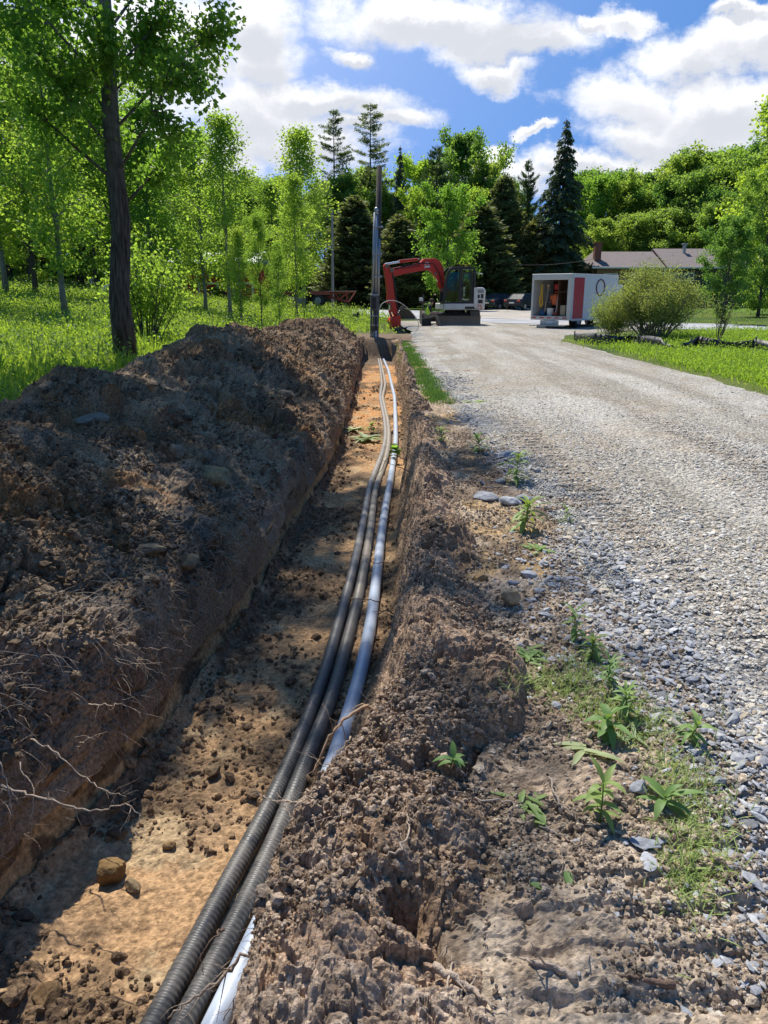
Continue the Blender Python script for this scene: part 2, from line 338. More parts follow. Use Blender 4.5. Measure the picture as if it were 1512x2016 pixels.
cleat = smooth(.1, .8, np.sin(Yg*2*np.pi/.125+1.2*vnoise(Xg*2, Yg*2, seed=9)))*smooth(2.35, 2.0, Yg)*smooth(.25, .4, Xg)*smooth(1.35, 1.15, Xg)*smooth(-.5, .1, vnoise(Xg*3, Yg*3, seed=10))
shale = smooth(-.15, .35, fbm(Xg, Yg, sc_=.9, octv=4, seed=17) + .9*np.exp(-((Xg-1.25)/.33)**2) - .15)*smooth(.95, 1.1, Xg)
dz = .022*fbm(Xg, Yg, sc_=1.7, octv=4, seed=18)*smooth(2.6, 1.2, Xg) + .020*clod(Xg, Yg, .10, 19, .28)*(1-.6*shale) + .007*clod(Xg, Yg, .035, 20, .35) + .005*clod(Xg, Yg, .016, 29, .5) + .005*fbm(Xg, Yg, sc_=14, octv=4, seed=22) + .016*facet(Xg, Yg, .11, 42)*(1-.5*shale) + .008*facet(Xg, Yg, .045, 43) - .018*cleat
Z = np.where(idg == 8, Z + dz*near, np.where(idg == 9, Z-.02, Z))
# colours
col = np.zeros(Xg.shape + (3,)); soil = np.array([.17, .125, .09])
gcol = mixc(np.zeros_like(col)+[.05, .085, .02], [.10, .13, .035], smooth(-.5, .5, fbm(Xg, Yg, sc_=.3, octv=4, seed=23)))
far_lawn = smooth(60, 75, Yg)*smooth(2, 6, Xg)
gcol = mixc(gcol, [.10, .17, .035], far_lawn); col[:] = gcol
n1 = fbm(Xg, Yg, sc_=1.3, octv=5, seed=24); n2 = fbm(Xg, Yg, sc_=5, octv=4, seed=25)
clay = mixc(np.zeros_like(col)+[.41, .27, .155], [.31, .215, .135], smooth(-.3, .5, n1)); clay = mixc(clay, [.48, .25, .105], smooth(8, 17, Yg)*smooth(-.5, .3, n2+.3))
clay = mixc(clay, [.42, .34, .22], smooth(.25, .7, n2)*.6)
clay = mixc(clay, [.15, .105, .07], deb*.85); clay = mixc(clay, [.19, .135, .09], smooth(.1, .6, n1)*smooth(12, 3, np.abs(Yg-9))*.7)
col = np.where((idg == 5)[..., None], mixc(col, 0, Dg)*0 + clay*Dg[..., None] + col*(1-Dg[..., None]), col)
wt = np.clip((lipz-Z)/(lipz-FL), 0, 1)
wallc = mixc(np.zeros_like(col)+[.22, .15, .09], [.50, .34, .18], smooth(.05, .5, wt+.25*fbm(Yg, Z, sc_=3, octv=4, seed=26)))
wallc = mixc(wallc, [.11, .08, .055], smooth(.15, .6, fbm(Yg, Z*2, sc_=7, octv=4, seed=27))*.8)
col = np.where((idg == 4)[..., None], wallc*Dg[..., None] + col*(1-Dg[..., None]), col)
dirt = mixc(np.zeros_like(col)+[.37, .295, .225], [.20, .15, .11], smooth(-.3, .4, n1)); dirt = mixc(dirt, [.42, .30, .16], smooth(.35, .7, fbm(Xg, Yg, sc_=1.1, octv=3, seed=28))*.8)
dirt = mixc(dirt, [.13, .10, .078], smooth(.1, .6, n2)*.55); dirt = mixc(dirt, [.52, .45, .37], smooth(.2, .7, fbm(Xg, Yg, sc_=3.1, octv=4, seed=36))*.5); dirt = mixc(dirt, [.27, .27, .28], shale*.75)
tdirt = smooth(0.3, .0, np.abs(Xg-1.0)-1.0)*near
col = np.where(((idg == 8) | (idg == 9))[..., None], dirt*tdirt[..., None] + gcol*(1-tdirt[..., None]), col)
col = mixc(col, [.17, .125, .09], smooth(1.9, 1.4, np.abs(Xg+.1))*smooth(25.5, 27, Yg)*smooth(34, 31.5, Yg)); col = mixc(col, [.20,.15,.11], np.exp(-((Xg-.8)/1.0)**2-((Yg-36.5)/2.5)**2))
col = np.where(((idg == 7) | (idg == 6) | (idg == 3))[..., None] & (Yg < 31)[..., None], soil*.8, col)
M_ground = vcmat('ground earth', fine=38, amp=.5, bump=.6, dist=.016, peb=.22, pebscale=60, pebh=.25, tint=(1.08, 1.03, .95))
V = np.stack([Xg, Yg, Z], -1).reshape(-1, 3)
g = np_mesh('ground', V, grid_faces(nr, nc), M_ground, None, False, col.reshape(-1, 3)); tag(g, kind='structure')
Xg0, Zg0 = Xg, Z

# ----------------------------------------------------------------- soil heaps (left spoil heap, right berm)
M_soil = vcmat('loose soil', fine=60, amp=.55, bump=.8, dist=.016, peb=.25, pebscale=80, pebh=.5, tint=(1.12, 1.06, .98))
crest = [(-300,860,-3.1),(0,822,-3.15),(60,812,-3.1),(110,768,-3.1),(170,745,-3.05),(240,768,-3.0),(300,728,-3.0),(345,690,-3.0),(390,663,-2.95),(420,650,-2.95),(480,670,-2.9),(520,652,-2.8),(560,645,-2.6),(600,634,-2.4),(645,630,-1.9),(690,642,-1.25)]
cy_, cz_, cx_ = [], [], []
for (px, py, X) in crest:
    a, b = pix(px, py); Yc = X/a; cy_.append(Yc); cz_.append(CAMH + b*Yc); cx_.append(X)
o_ = np.argsort(cy_); cy_ = np.array(cy_)[o_]; cz_ = np.array(cz_)[o_]; cx_ = np.array(cx_)[o_]
hr = rows[(rows >= -3) & (rows <= 28.9)]; nh = len(hr)
endf = smooth(28.8, 27.0, hr)
xlh = XL(hr) + .012; xc = np.interp(hr, cy_, cx_); zc = (np.interp(hr, cy_, cz_) + .04)*endf + -.1*(1-endf)
nface, nout = 430, 90
s = np.linspace(0, 1, nface)
dd = np.concatenate([[0, .0, .0], s[3:]])
P = np.zeros((nh, nface+nout, 3))
d = s[None]**1.15
zface = np.interp(d[0], [0, .012, .03, .06, .12, .3, .6, .85, 1], [0, .10, .20, .29, .40, .58, .82, .97, 1])
P[:, :nface, 0] = xlh[:, None] + (xc-xlh)[:, None]*d
P[:, :nface, 2] = (-.50*endf - .05*(1-endf))[:, None] + (zc + .50*endf + .05*(1-endf))[:, None]*zface[None]
so = np.linspace(0, 1, nout+1)[1:]
P[:, nface:, 0] = xc[:, None] - 1.55*so[None]
zo = gz(P[:, nface:, 0], np.repeat(hr[:, None], nout, 1)) - .12
P[:, nface:, 2] = zc[:, None]*(1-smooth(0, 1, so)[None]) + zo*smooth(0, 1, so)[None]
P[:, :, 1] = hr[:, None]
px_, py_, pz_ = P[..., 0].copy(), P[..., 1].copy(), P[..., 2].copy()
sp_ = pz_*1.1 - px_*.2                                        # a second coordinate that also runs up steep faces
wgt = np.concatenate([smooth(0, .03, s)*(.35+.65*smooth(.03, .14, s)), 1-smooth(.75, 1, so)])[None]
dfull = np.concatenate([s, 1+so])[None]
A = .06*fbm(px_-pz_, py_, sc_=.75, octv=2, seed=51) + .075*fbm(px_-pz_, py_, sc_=2.3, octv=4, seed=52)
A += .085*facet(px_-.8*pz_, py_, .30, 53)*smooth(-.4, .3, fbm(px_, py_, sc_=.6, seed=61)) + .045*facet(px_-.8*pz_, py_, .12, 54) + .022*facet(px_-.8*pz_, py_, .05, 55) + .010*facet(px_-.8*pz_, py_, .022, 57)*smooth(9, 4, py_) + .004*fbm(px_-pz_, py_, sc_=38, octv=2, seed=56)
A += .03*np.abs(fbm(px_-pz_, py_, sc_=7, octv=4, seed=67))
slump = smooth(-.35, .25, fbm(px_-pz_, py_, sc_=.75, octv=3, seed=69)); A = A*(.55+.6*slump)
fold = np.abs(fbm(px_*.6 - pz_*1.2, py_*1.0, sc_=1.5, octv=3, seed=62)); A -= .07*smooth(.16, 0, fold)
# overhanging root clump near the lens and hollows beside it
def bump(y0, d0, sy, sd, a): return a*np.exp(-((py_-y0)/sy)**2 - ((dfull-d0)/sd)**2)
A += bump(3.25, .10, .33, .09, .20) + bump(2.75, .18, .25, .12, .16) - bump(3.75, .22, .18, .10, .10) + bump(5.7, .07, .35, .05, .08) + bump(8.2, .05, .5, .05, .07)
nx = np.concatenate([np.interp(s, [0, .05, .3, 1], [.95, .8, .5, .1]), np.linspace(.1, -.6, nout)])[None]; nz = np.sqrt(1-nx**2)
track = smooth(.045, .0, np.abs(((px_+1.9) - .35*(py_-5.2))))*smooth(4.4, 4.8, py_)*smooth(6.6, 5.8, py_) + smooth(.045, .0, np.abs(((px_+2.35) - .35*(py_-5.6))))*smooth(4.8, 5.2, py_)*smooth(6.9, 6.2, py_)
P[..., 0] += A*nx*wgt; P[..., 2] += A*nz*wgt - .05*track
P[..., 1] += .02*fbm(px_-pz_, py_, sc_=6, octv=2, seed=58)*wgt
n1 = fbm(px_-pz_, py_, sc_=.9, octv=5, seed=63); n2 = fbm(px_-pz_, py_, sc_=3.2, octv=4, seed=64)
col = mixc(np.zeros(px_.shape+(3,)) + [.27, .18, .108], [.36, .27, .18], smooth(-.2, .5, n1)); col = mixc(col, [.10, .068, .046], smooth(.15, .7, n2)*.65)
col = mixc(col, [.29, .16, .07], smooth(.40, .75, fbm(px_, py_, sc_=1.2, octv=4, seed=65))*.75); col = mixc(col, [.24, .21, .17], smooth(.25, .6, fbm(px_, py_, sc_=2.0, octv=4, seed=66))*.6)
col = mixc(col, [.20, .145, .10], smooth(9, 20, py_)*.55); col = mixc(col, [.30, .25, .205], bump(3.0, .17, .5, .12, .8))
heap = np_mesh('spoil_heap', P.reshape(-1, 3), grid_faces(nh, nface+nout), M_soil, None, False, col.reshape(-1, 3))
tag(heap, 'long ridge of dark excavated soil heaped along the left side of the trench', 'soil heap')
heapP = P

# right berm, from the foot of the right trench wall over the top to the road side
nb = 400; s = np.linspace(0, 1, nb); xrh, lrh = XR(hr), LIPR(hr); lrh = np.maximum(lrh, xrh+.06)
xo = XO(hr)
hh_ = np.interp(hr, [0, 1.6, 2.4, 3.2, 4.5, 6, 8, 12, 20, 28], [.09, .09, .09, .15, .13, .12, .13, .10, .09, .08])
P = np.zeros((nh, nb, 3)); sw = .26
for_i = s < sw
tw = np.clip(s/sw, 0, 1)[None]; tt = np.clip((s-sw)/(1-sw), 0, 1)[None]
P[..., 0] = np.where(for_i[None], (xrh-.03)[:, None] + (lrh-xrh+.03)[:, None]*tw**.85, lrh[:, None] + (xo-lrh)[:, None]*tt)
ztop = hh_[:, None]*np.interp(tt[0], [0, .12, .35, .6, .85, 1], [.1, .75, 1, .62, .24, -.32])[None]
P[..., 2] = np.where(for_i[None], (FL-.03) + (hh_*.1 - FL + .03)[:, None]*tw**1.25, ztop)
P[..., 2] = P[..., 2]*endf[:, None] + (1-endf)[:, None]*(-.06)
P[..., 1] = hr[:, None]
px_, py_, pz_ = P[..., 0].copy(), P[..., 1].copy(), P[..., 2].copy(); q = px_+pz_
wgt = (smooth(0, .05, s)*smooth(1.0, .92, s))[None]
A = .035*fbm(q, py_, sc_=1.6, octv=3, seed=72) + .030*fbm(q, py_, sc_=5, octv=4, seed=73) + .030*facet(q, py_, .2, 74) + .028*facet(q, py_, .08, 79) + .014*facet(q, py_, .035, 80) + .016*clod(q, py_, .07, 75, .4) + .016*clod(q, py_, .032, 76, .85) + .010*clod(q, py_, .016, 78, .9)*smooth(7, 3, py_)
A -= .07*smooth(.42, .8, fbm(q, py_, sc_=2.1, octv=3, seed=77))
pit = lambda x0, y0, sx, sy, a: a*np.exp(-((px_-x0)/sx)**2 - ((py_-y0)/sy)**2)
A += pit(.50, 2.85, .16, .30, .10) - pit(.28, 2.34, .07, .05, .16) - pit(.05, 1.66, .07, .06, .17) - pit(.25, 1.58, .12, .05, .14) + pit(-.02, 1.95, .2, .2, .05) - pit(.45, 2.33, .12, .05, .12) - pit(.55, 4.15, .09, .09, .16) + pit(.42, 4.7, .18, .28, .07) + pit(.30, 7.0, .2, .4, .08) - pit(.55, 6.2, .1, .1, .12)
nx = np.interp(s, [0, sw*.7, sw, sw+.1, 1], [-.85, -.7, -.3, 0, .15])[None]; nz = np.sqrt(1-nx**2)
wgt = wgt*np.interp(s, [0, sw*.6, sw, sw+.12, 1], [.25, .35, .55, 1, 1])[None]
P[..., 0] += A*nx*wgt; P[..., 2] += A*nz*wgt
n1 = fbm(q, py_, sc_=1.5, octv=5, seed=81); n2 = fbm(q, py_, sc_=6, octv=4, seed=82)
col = mixc(np.zeros(px_.shape+(3,)) + [.44, .325, .235], [.31, .22, .15], smooth(-.1, .5, n1)); dry = smooth(3.2, 1.6, py_ + .6*n1)
col = mixc(col, [.47, .395, .33], dry*.8*smooth(-.4, .3, n2)); col = mixc(col, [.18, .125, .085], smooth(.2, .8, n2)*.55)
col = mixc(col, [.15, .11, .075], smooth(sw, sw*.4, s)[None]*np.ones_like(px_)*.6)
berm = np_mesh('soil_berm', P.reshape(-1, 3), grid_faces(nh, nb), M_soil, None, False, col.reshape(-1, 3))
tag(berm, 'low crumbly bank of brown soil between the trench and the gravel road', 'soil bank')
bermP = P
def surf(X, Y):
    """height of the walked surface right of the trench"""
    i = int(np.clip(np.searchsorted(hr, Y), 0, nh-1)); r = bermP[i]; k = np.argmin(np.abs(r[:, 0]-X) - .3*(r[:, 2] > -.2)*0 + (r[:, 2] < -.3)*.05)
    i2 = int(np.clip(np.searchsorted(rows, Y), 0, nr-1)); k2 = np.argmin(np.abs(Xg0[i2]-X)); z = float(Zg0[i2, k2])
    if abs(r[k, 0]-X) < .03: z = max(z, float(r[k, 2]))
    return z
def hsurf(X, Y):
    i = int(np.clip(np.searchsorted(hr, Y), 0, nh-1)); r = heapP[i]; k = np.argmin(np.abs(r[:, 0]-X)); return float(r[k, 2])

# ----------------------------------------------------------------- gravel road, crossing road, driveway
M_grav = vcmat('gravel', fine=22, amp=.28, bump=.9, dist=.02, peb=.42, pebscale=36, rough=.92, tint=(.97, .965, .94))
M_grav2 = vcmat('pale road', fine=6, amp=.12, bump=.3, dist=.01, peb=.15, pebscale=20, rough=.9)
rr = rows[(rows > -14) & (rows < 47)]; nrr = len(rr); ncx = 240; tx = np.linspace(0, 1, ncx)
L_ = np.interp(rr, [0, 2.5, 3.7, 5, 7.6, 12.4, 24, 30, 34, 40, 47], [1.05, 1.15, 1.2, 1.15, 1.0, .80, .62, .95, 1.25, 1.0, .2]) + .07*fbm(rr, rr*0, sc_=1.2, octv=4, seed=91)
Rr = np.interp(rr, [0, 27, 31, 34, 38, 47], [6.45, 6.35, 7.2, 9.5, 14.5, 15.5]) + .12*fbm(rr, rr*0+4, sc_=.8, octv=4, seed=92)
X = L_[:, None] + (Rr-L_)[:, None]*tx[None]**1.3; Y = np.repeat(rr[:, None], ncx, 1)
ed = np.minimum((X-L_[:, None])/.35, (Rr[:, None]-X)/.5)
Z = gz(X, Y)*0 + .035*smooth(0, 1, ed) - .03*smooth(.3, 0, ed) + .012*fbm(X, Y, sc_=.9, octv=3, seed=93) + .022*np.cos((X-3.6)*.9)
wx = X + .25*vnoise(X*0+1, Y*.12, seed=101)
band = np.exp(-((wx-2.75)/.30)**2) + np.exp(-((wx-4.35)/.34)**2) + .8*np.exp(-((wx-5.5)/.22)**2) + .5*np.exp(-((wx-3.5)/.16)**2); band = np.clip(band*(.55+.6*vnoise(X*1.5, Y*.5, seed=102)), 0, 1)
tracks = (np.exp(-((wx-1.65)/.20)**4) + np.exp(-((wx-3.15-.3*np.sin(Y*.2))/.20)**4)*smooth(4, 6, Y))*smooth(2.2, 3, Y)*smooth(14, 8, Y); Z -= .014*tracks*smooth(-.2, .8, np.sin(Y*2*np.pi/.15+.6*X))
Z -= .012*band
nearf = smooth(14, 5, Y); Z += (1-.5*band)* nearf*(.011*clod(X, Y, .034, 94, .8) + .005*clod(X, Y, .017, 95, .9))
Z = np.maximum(Z, np.where(ed > .3, .006, -1))
n1 = fbm(X, Y*.25, sc_=1.1, octv=4, seed=96); n2 = fbm(X, Y, sc_=2.2, octv=4, seed=97)
col = mixc(np.zeros(X.shape+(3,)) + [.42, .385, .335], [.50, .475, .435], smooth(-.2, .5, n1)); col = mixc(col, [.40, .335, .255], smooth(.1, .6, n2)*.55)
col = mixc(col, [.30, .27, .22], smooth(.1, .5, fbm(X*2.2, Y*.22, sc_=1, octv=4, seed=98))*.55)
col = mixc(col, [.60, .565, .51], band*.6); col = mixc(col, [.36, .30, .235], np.clip(tracks, 0, 1)*.6)
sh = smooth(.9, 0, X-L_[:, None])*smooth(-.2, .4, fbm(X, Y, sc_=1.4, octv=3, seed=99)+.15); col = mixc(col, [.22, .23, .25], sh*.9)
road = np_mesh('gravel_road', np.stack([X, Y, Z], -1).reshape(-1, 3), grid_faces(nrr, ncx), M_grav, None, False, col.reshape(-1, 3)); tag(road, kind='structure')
def ribbon(name, path, halfw, dz, base, mat, n=220):
    P0 = [Vector((a, b, 0)) for a, b in path]; acc = [0]
    for a, b in zip(P0, P0[1:]): acc.append(acc[-1] + (b-a).length)
    tt = np.linspace(0, acc[-1], n); xs = np.interp(tt, acc, [p.x for p in P0]); ys = np.interp(tt, acc, [p.y for p in P0])
    for _ in range(14): xs[1:-1] = (xs[:-2]+xs[2:])/2*.6+xs[1:-1]*.4; ys[1:-1] = (ys[:-2]+ys[2:])/2*.6+ys[1:-1]*.4
    tx_, ty_ = np.gradient(xs), np.gradient(ys); l = np.hypot(tx_, ty_); nx_, ny_ = -ty_/l, tx_/l
    c = np.linspace(-1, 1, 15)[None]; hw = (np.interp(tt, acc, halfw) if hasattr(halfw, '__len__') else np.full(n, halfw))[:, None] + .15*vnoise(tt*.7, tt*0, seed=4)[:, None]
    X = xs[:, None] + nx_[:, None]*c*hw; Y = ys[:, None] + ny_[:, None]*c*hw; Z = gz(X, Y) + dz + .03*(1-c**4)
    col = np.zeros(X.shape+(3,)) + base; col = mixc(col, np.array(base)*.8, smooth(0, .5, fbm(X, Y, sc_=.4, octv=3, seed=12)))
    return tag(np_mesh(name, np.stack([X, Y, Z], -1).reshape(-1, 3), grid_faces(n, 15), mat, None, True, col.reshape(-1, 3)), kind='structure')
ribbon('crossing_road', [(60,22),(34,31),(16,39.5),(9,46),(3.2,58),(-1.5,76),(-8,90),(-20,97),(-60,100),(-120,100)], [3,3,3.1,4.5,4.5,4,3.2,3,3,3], .03, (.40,.40,.41), M_grav2)
ribbon('driveway', [(6,50),(9,62),(12.5,74),(16,84),(20,90)], [3.5,3.5,4,4,3], .045, (.42,.38,.33), M_grav2, 90)

# ----------------------------------------------------------------- stones, clods (uncountable)
def ico(sub=0):
    t = (1+5**.5)/2; v = np.array([(-1,t,0),(1,t,0),(-1,-t,0),(1,-t,0),(0,-1,t),(0,1,t),(0,-1,-t),(0,1,-t),(t,0,-1),(t,0,1),(-t,0,-1),(-t,0,1)], float); v /= np.linalg.norm(v[0])
    f = [(0,11,5),(0,5,1),(0,1,7),(0,7,10),(0,10,11),(1,5,9),(5,11,4),(11,10,2),(10,7,6),(7,1,8),(3,9,4),(3,4,2),(3,2,6),(3,6,8),(3,8,9),(4,9,5),(2,4,11),(6,2,10),(8,6,7),(9,8,1)]
    v = list(map(tuple, v))
    for _ in range(sub):
        mid = {}; nf_ = []
        def mp(a, b):
            k = (min(a, b), max(a, b))
            if k not in mid:
                p = np.array(v[a])+np.array(v[b]); v.append(tuple(p/np.linalg.norm(p))); mid[k] = len(v)-1
            return mid[k]
        for a, b, c in f:
            x, y_, z = mp(a, b), mp(b, c), mp(c, a); nf_ += [(a,x,z),(b,y_,x),(c,z,y_),(x,y_,z)]
        f = nf_
    return np.array(v), np.array(f)
I0, I1, I3 = ico(0), ico(1), ico(3)
def rocks(name, pts, size, cols, mat, flat=.6, seed=1, smooth_=False):
    r = np.random.default_rng(seed); n = len(pts); v0, f0 = I0
    v = v0[None]*(1+r.uniform(-.28, .28, (n, len(v0), 1))); sc3 = r.uniform(.6, 1.25, (n, 1, 3)); sc3[..., 2] *= flat
    v = v*sc3*size[:, None, None]; a = r.uniform(0, 2*np.pi, n); ca, sa = np.cos(a)[:, None], np.sin(a)[:, None]
    x = v[..., 0]*ca - v[..., 1]*sa; y_ = v[..., 0]*sa + v[..., 1]*ca; tilt = r.normal(0, .35, (n, 1)); z = v[..., 2] + x*tilt
    V = np.stack([x, y_, z], -1) + pts[:, None, :]; F = (f0[None] + (np.arange(n)*len(v0))[:, None, None]).reshape(-1, 3)
    return np_mesh(name, V.reshape(-1, 3), F, mat, None, smooth_, np.repeat(cols, len(v0), 0))
def grid_lookup(Xr, Zr, rws, X, Y):
    i = np.clip(np.searchsorted(rws, Y), 0, len(rws)-1); out_ = np.empty(len(X))
    for j in range(len(X)):
        r = Xr[i[j]]; k = min(np.searchsorted(r, X[j]), len(r)-1); out_[j] = Zr[i[j], k]
    return out_
M_stone = vcmat('stone', fine=70, amp=.3, bump=.4, dist=.006, rough=.85, spec=.25, tint=(.98, .97, .94))
def logY(n, a, b, r): return a*np.exp(r.uniform(0, 1, n)*math.log(b/a))
r = np.random.default_rng(21)
# road stones
n = 125000; Ys = logY(n, 1.35, 14, r); half = Ys*.53+.3; Xs = .95 + (np.minimum(half, 6.2)-.95)*r.uniform(0, 1, n)**1.0
ok = (Xs < half) & (Xs > np.interp(Ys, rr, L_)-.1) & (r.uniform(0, 1, n) < smooth(14, 6, Ys)*.9+.1) & (fbm(Xs, Ys*.3, sc_=1.6, octv=3, seed=44) > -.35+.5*r.normal(0, .5, n)) & (r.uniform(0, 1, n) > .55*np.clip(np.exp(-((Xs-2.75)/.30)**2)+np.exp(-((Xs-4.35)/.34)**2)+np.exp(-((Xs-5.5)/.22)**2)+np.exp(-((Xs-1.65)/.25)**2), 0, 1)); Xs, Ys = Xs[ok], Ys[ok]; n = len(Xs)
Zs = grid_lookup(X if False else (L_[:, None] + (Rr-L_)[:, None]*tx[None]**1.3), Z, rr, Xs, Ys)
sz = np.exp(r.normal(math.log(.0056), .45, n))*(1+.05*Ys); sz = np.clip(sz, .0025, .024)
base = np.array([[.50,.47,.42],[.40,.39,.38],[.54,.48,.39],[.44,.37,.29],[.62,.60,.56],[.29,.30,.32]]); pk = base[r.choice(6, n, p=[.3,.15,.17,.13,.17,.08])]*r.uniform(.8, 1.2, (n, 1))
tag(rocks('road_stones', np.stack([Xs, Ys, Zs+sz*.08], -1), sz, pk, M_stone, .5, 5), 'loose pale crushed stones covering the gravel road', 'gravel', kind='stuff')
# shale and pebbles on the dirt verge
n = 27000; Ys = logY(n, 1.4, 16, r); Xs = r.normal(1.18, .40, n); ok = (Xs > .45) & (Xs < 2.2) & (Xs < Ys*.56+.2); Xs, Ys = Xs[ok], Ys[ok]
den = fbm(Xs, Ys, sc_=.9, octv=4, seed=17) + .9*np.exp(-((Xs-1.25)/.33)**2); ok = r.uniform(0, 1, len(Xs)) < np.clip(den*1.1-.15, .08, 1)*np.clip((Xs-.4)/.6, .12, 1); Xs, Ys, den = Xs[ok], Ys[ok], den[ok]; n = len(Xs)
Zs = np.maximum(grid_lookup(Xg0, Zg0, rows, Xs, Ys), np.where(Xs > np.interp(Ys, rr, L_)+.1, .03, -9)); sz = np.clip(np.exp(r.normal(math.log(.0068), .5, n))*(1+.05*Ys), .003, .035)
base = np.array([[.27,.28,.31],[.35,.36,.385],[.18,.185,.20],[.50,.45,.38],[.44,.44,.45]]); pk = base[r.choice(5, n, p=[.33,.27,.15,.12,.13])]*r.uniform(.8, 1.2, (n, 1))
tag(rocks('shale_stones', np.stack([Xs, Ys, Zs+sz*.2], -1), sz, pk, M_stone, .4, 6), 'bluish grey shale chips strewn along the dirt verge beside the road', 'gravel', kind='stuff')
# crumbs of earth on heap, berm and trench floor
def crumbs(name, Pg, n, size, c0, c1, label, seed, smin=0):
    r = np.random.default_rng(seed); Yv = logY(n, 1.45, 22, r); i = np.clip(np.searchsorted(hr, Yv), 0, nh-1); k = r.integers(smin, Pg.shape[1]-20, n); p = Pg[i, k].copy()
    ok = (np.abs(p[:, 0]) < p[:, 1]*.56+.3) & (fbm(p[:, 0]-p[:, 2], p[:, 1], sc_=2.2, octv=3, seed=seed) > r.normal(.05, .25, n)); p, Yv = p[ok], Yv[ok]; n = len(p)
    sz = np.clip(np.exp(r.normal(math.log(size*.85), .55, n))*(1+.05*Yv), .002, .045 if smin < 50 else .028); cc_ = np.array(c0)+(np.array(c1)-np.array(c0))*r.uniform(0, 1, (n, 1))
    return tag(rocks(name, p+np.array([0, 0, 1])*sz[:, None]*.3, sz, cc_, M_soil, .8, seed), label, 'soil crumbs', kind='stuff')
crumbs('heap_crumbs', heapP, 80000, .0075, (.07,.05,.033), (.30,.23,.16), 'crumbs of dark earth over the spoil heap left of the trench', 31, 25)
crumbs('berm_crumbs', bermP, 75000, .0042, (.17,.12,.085), (.48,.39,.31), 'dry crumbs of brown earth scattered over the soil bank right of the trench', 32, 60)
n = 6500; Ys = logY(n, 1.9, 20, r); tq = r.beta(.7, .9, n); a_, b_ = XL(Ys), XR(Ys); Xs = a_+(b_-a_)*tq; Zs = grid_lookup(Xg0, Zg0, rows, Xs, Ys); sz = np.clip(np.exp(r.normal(math.log(.008), .55, n))*(1+.04*Ys), .003, .04)
ok = fbm(Xs, Ys, sc_=1.6, octv=4, seed=13)+.9*smooth(.35, .02, tq)+.5*smooth(.8, 1, tq) > .05*r.normal(0, 3, n); Xs, Ys, Zs, sz = Xs[ok], Ys[ok], Zs[ok], sz[ok]
cc_ = np.array([.14,.10,.07])+(np.array([.40,.28,.17])-np.array([.14,.10,.07]))*r.uniform(0, 1, (len(Xs), 1))**2
tag(rocks('floor_crumbs', np.stack([Xs, Ys, Zs+sz*.3], -1), sz, cc_, M_soil, .75, 33), 'small crumbs of earth fallen onto the clay trench floor', 'soil crumbs', kind='stuff')

n = 42000; Ys = logY(n, 1.4, 9, r); Xs = r.uniform(.25, 1.7, n); ok = (Xs > XO(Ys)-.15) & (Xs < Ys*.56+.2) & (fbm(Xs, Ys, sc_=2.6, octv=3, seed=37) > r.normal(-.25, .2, n)); Xs, Ys = Xs[ok], Ys[ok]; n = len(Xs); Zs = grid_lookup(Xg0, Zg0, rows, Xs, Ys); sz = np.clip(np.exp(r.normal(math.log(.0042), .5, n))*(1+.06*Ys), .002, .02)
cc_ = np.array([.17,.13,.10])+(np.array([.55,.47,.38])-np.array([.17,.13,.10]))*r.uniform(0, 1, (n, 1))
tag(rocks('verge_crumbs', np.stack([Xs, Ys, Zs+sz*.3], -1), sz, cc_, M_soil, .75, 38), 'dry crumbs and grit on the bare verge', 'soil crumbs', kind='stuff')
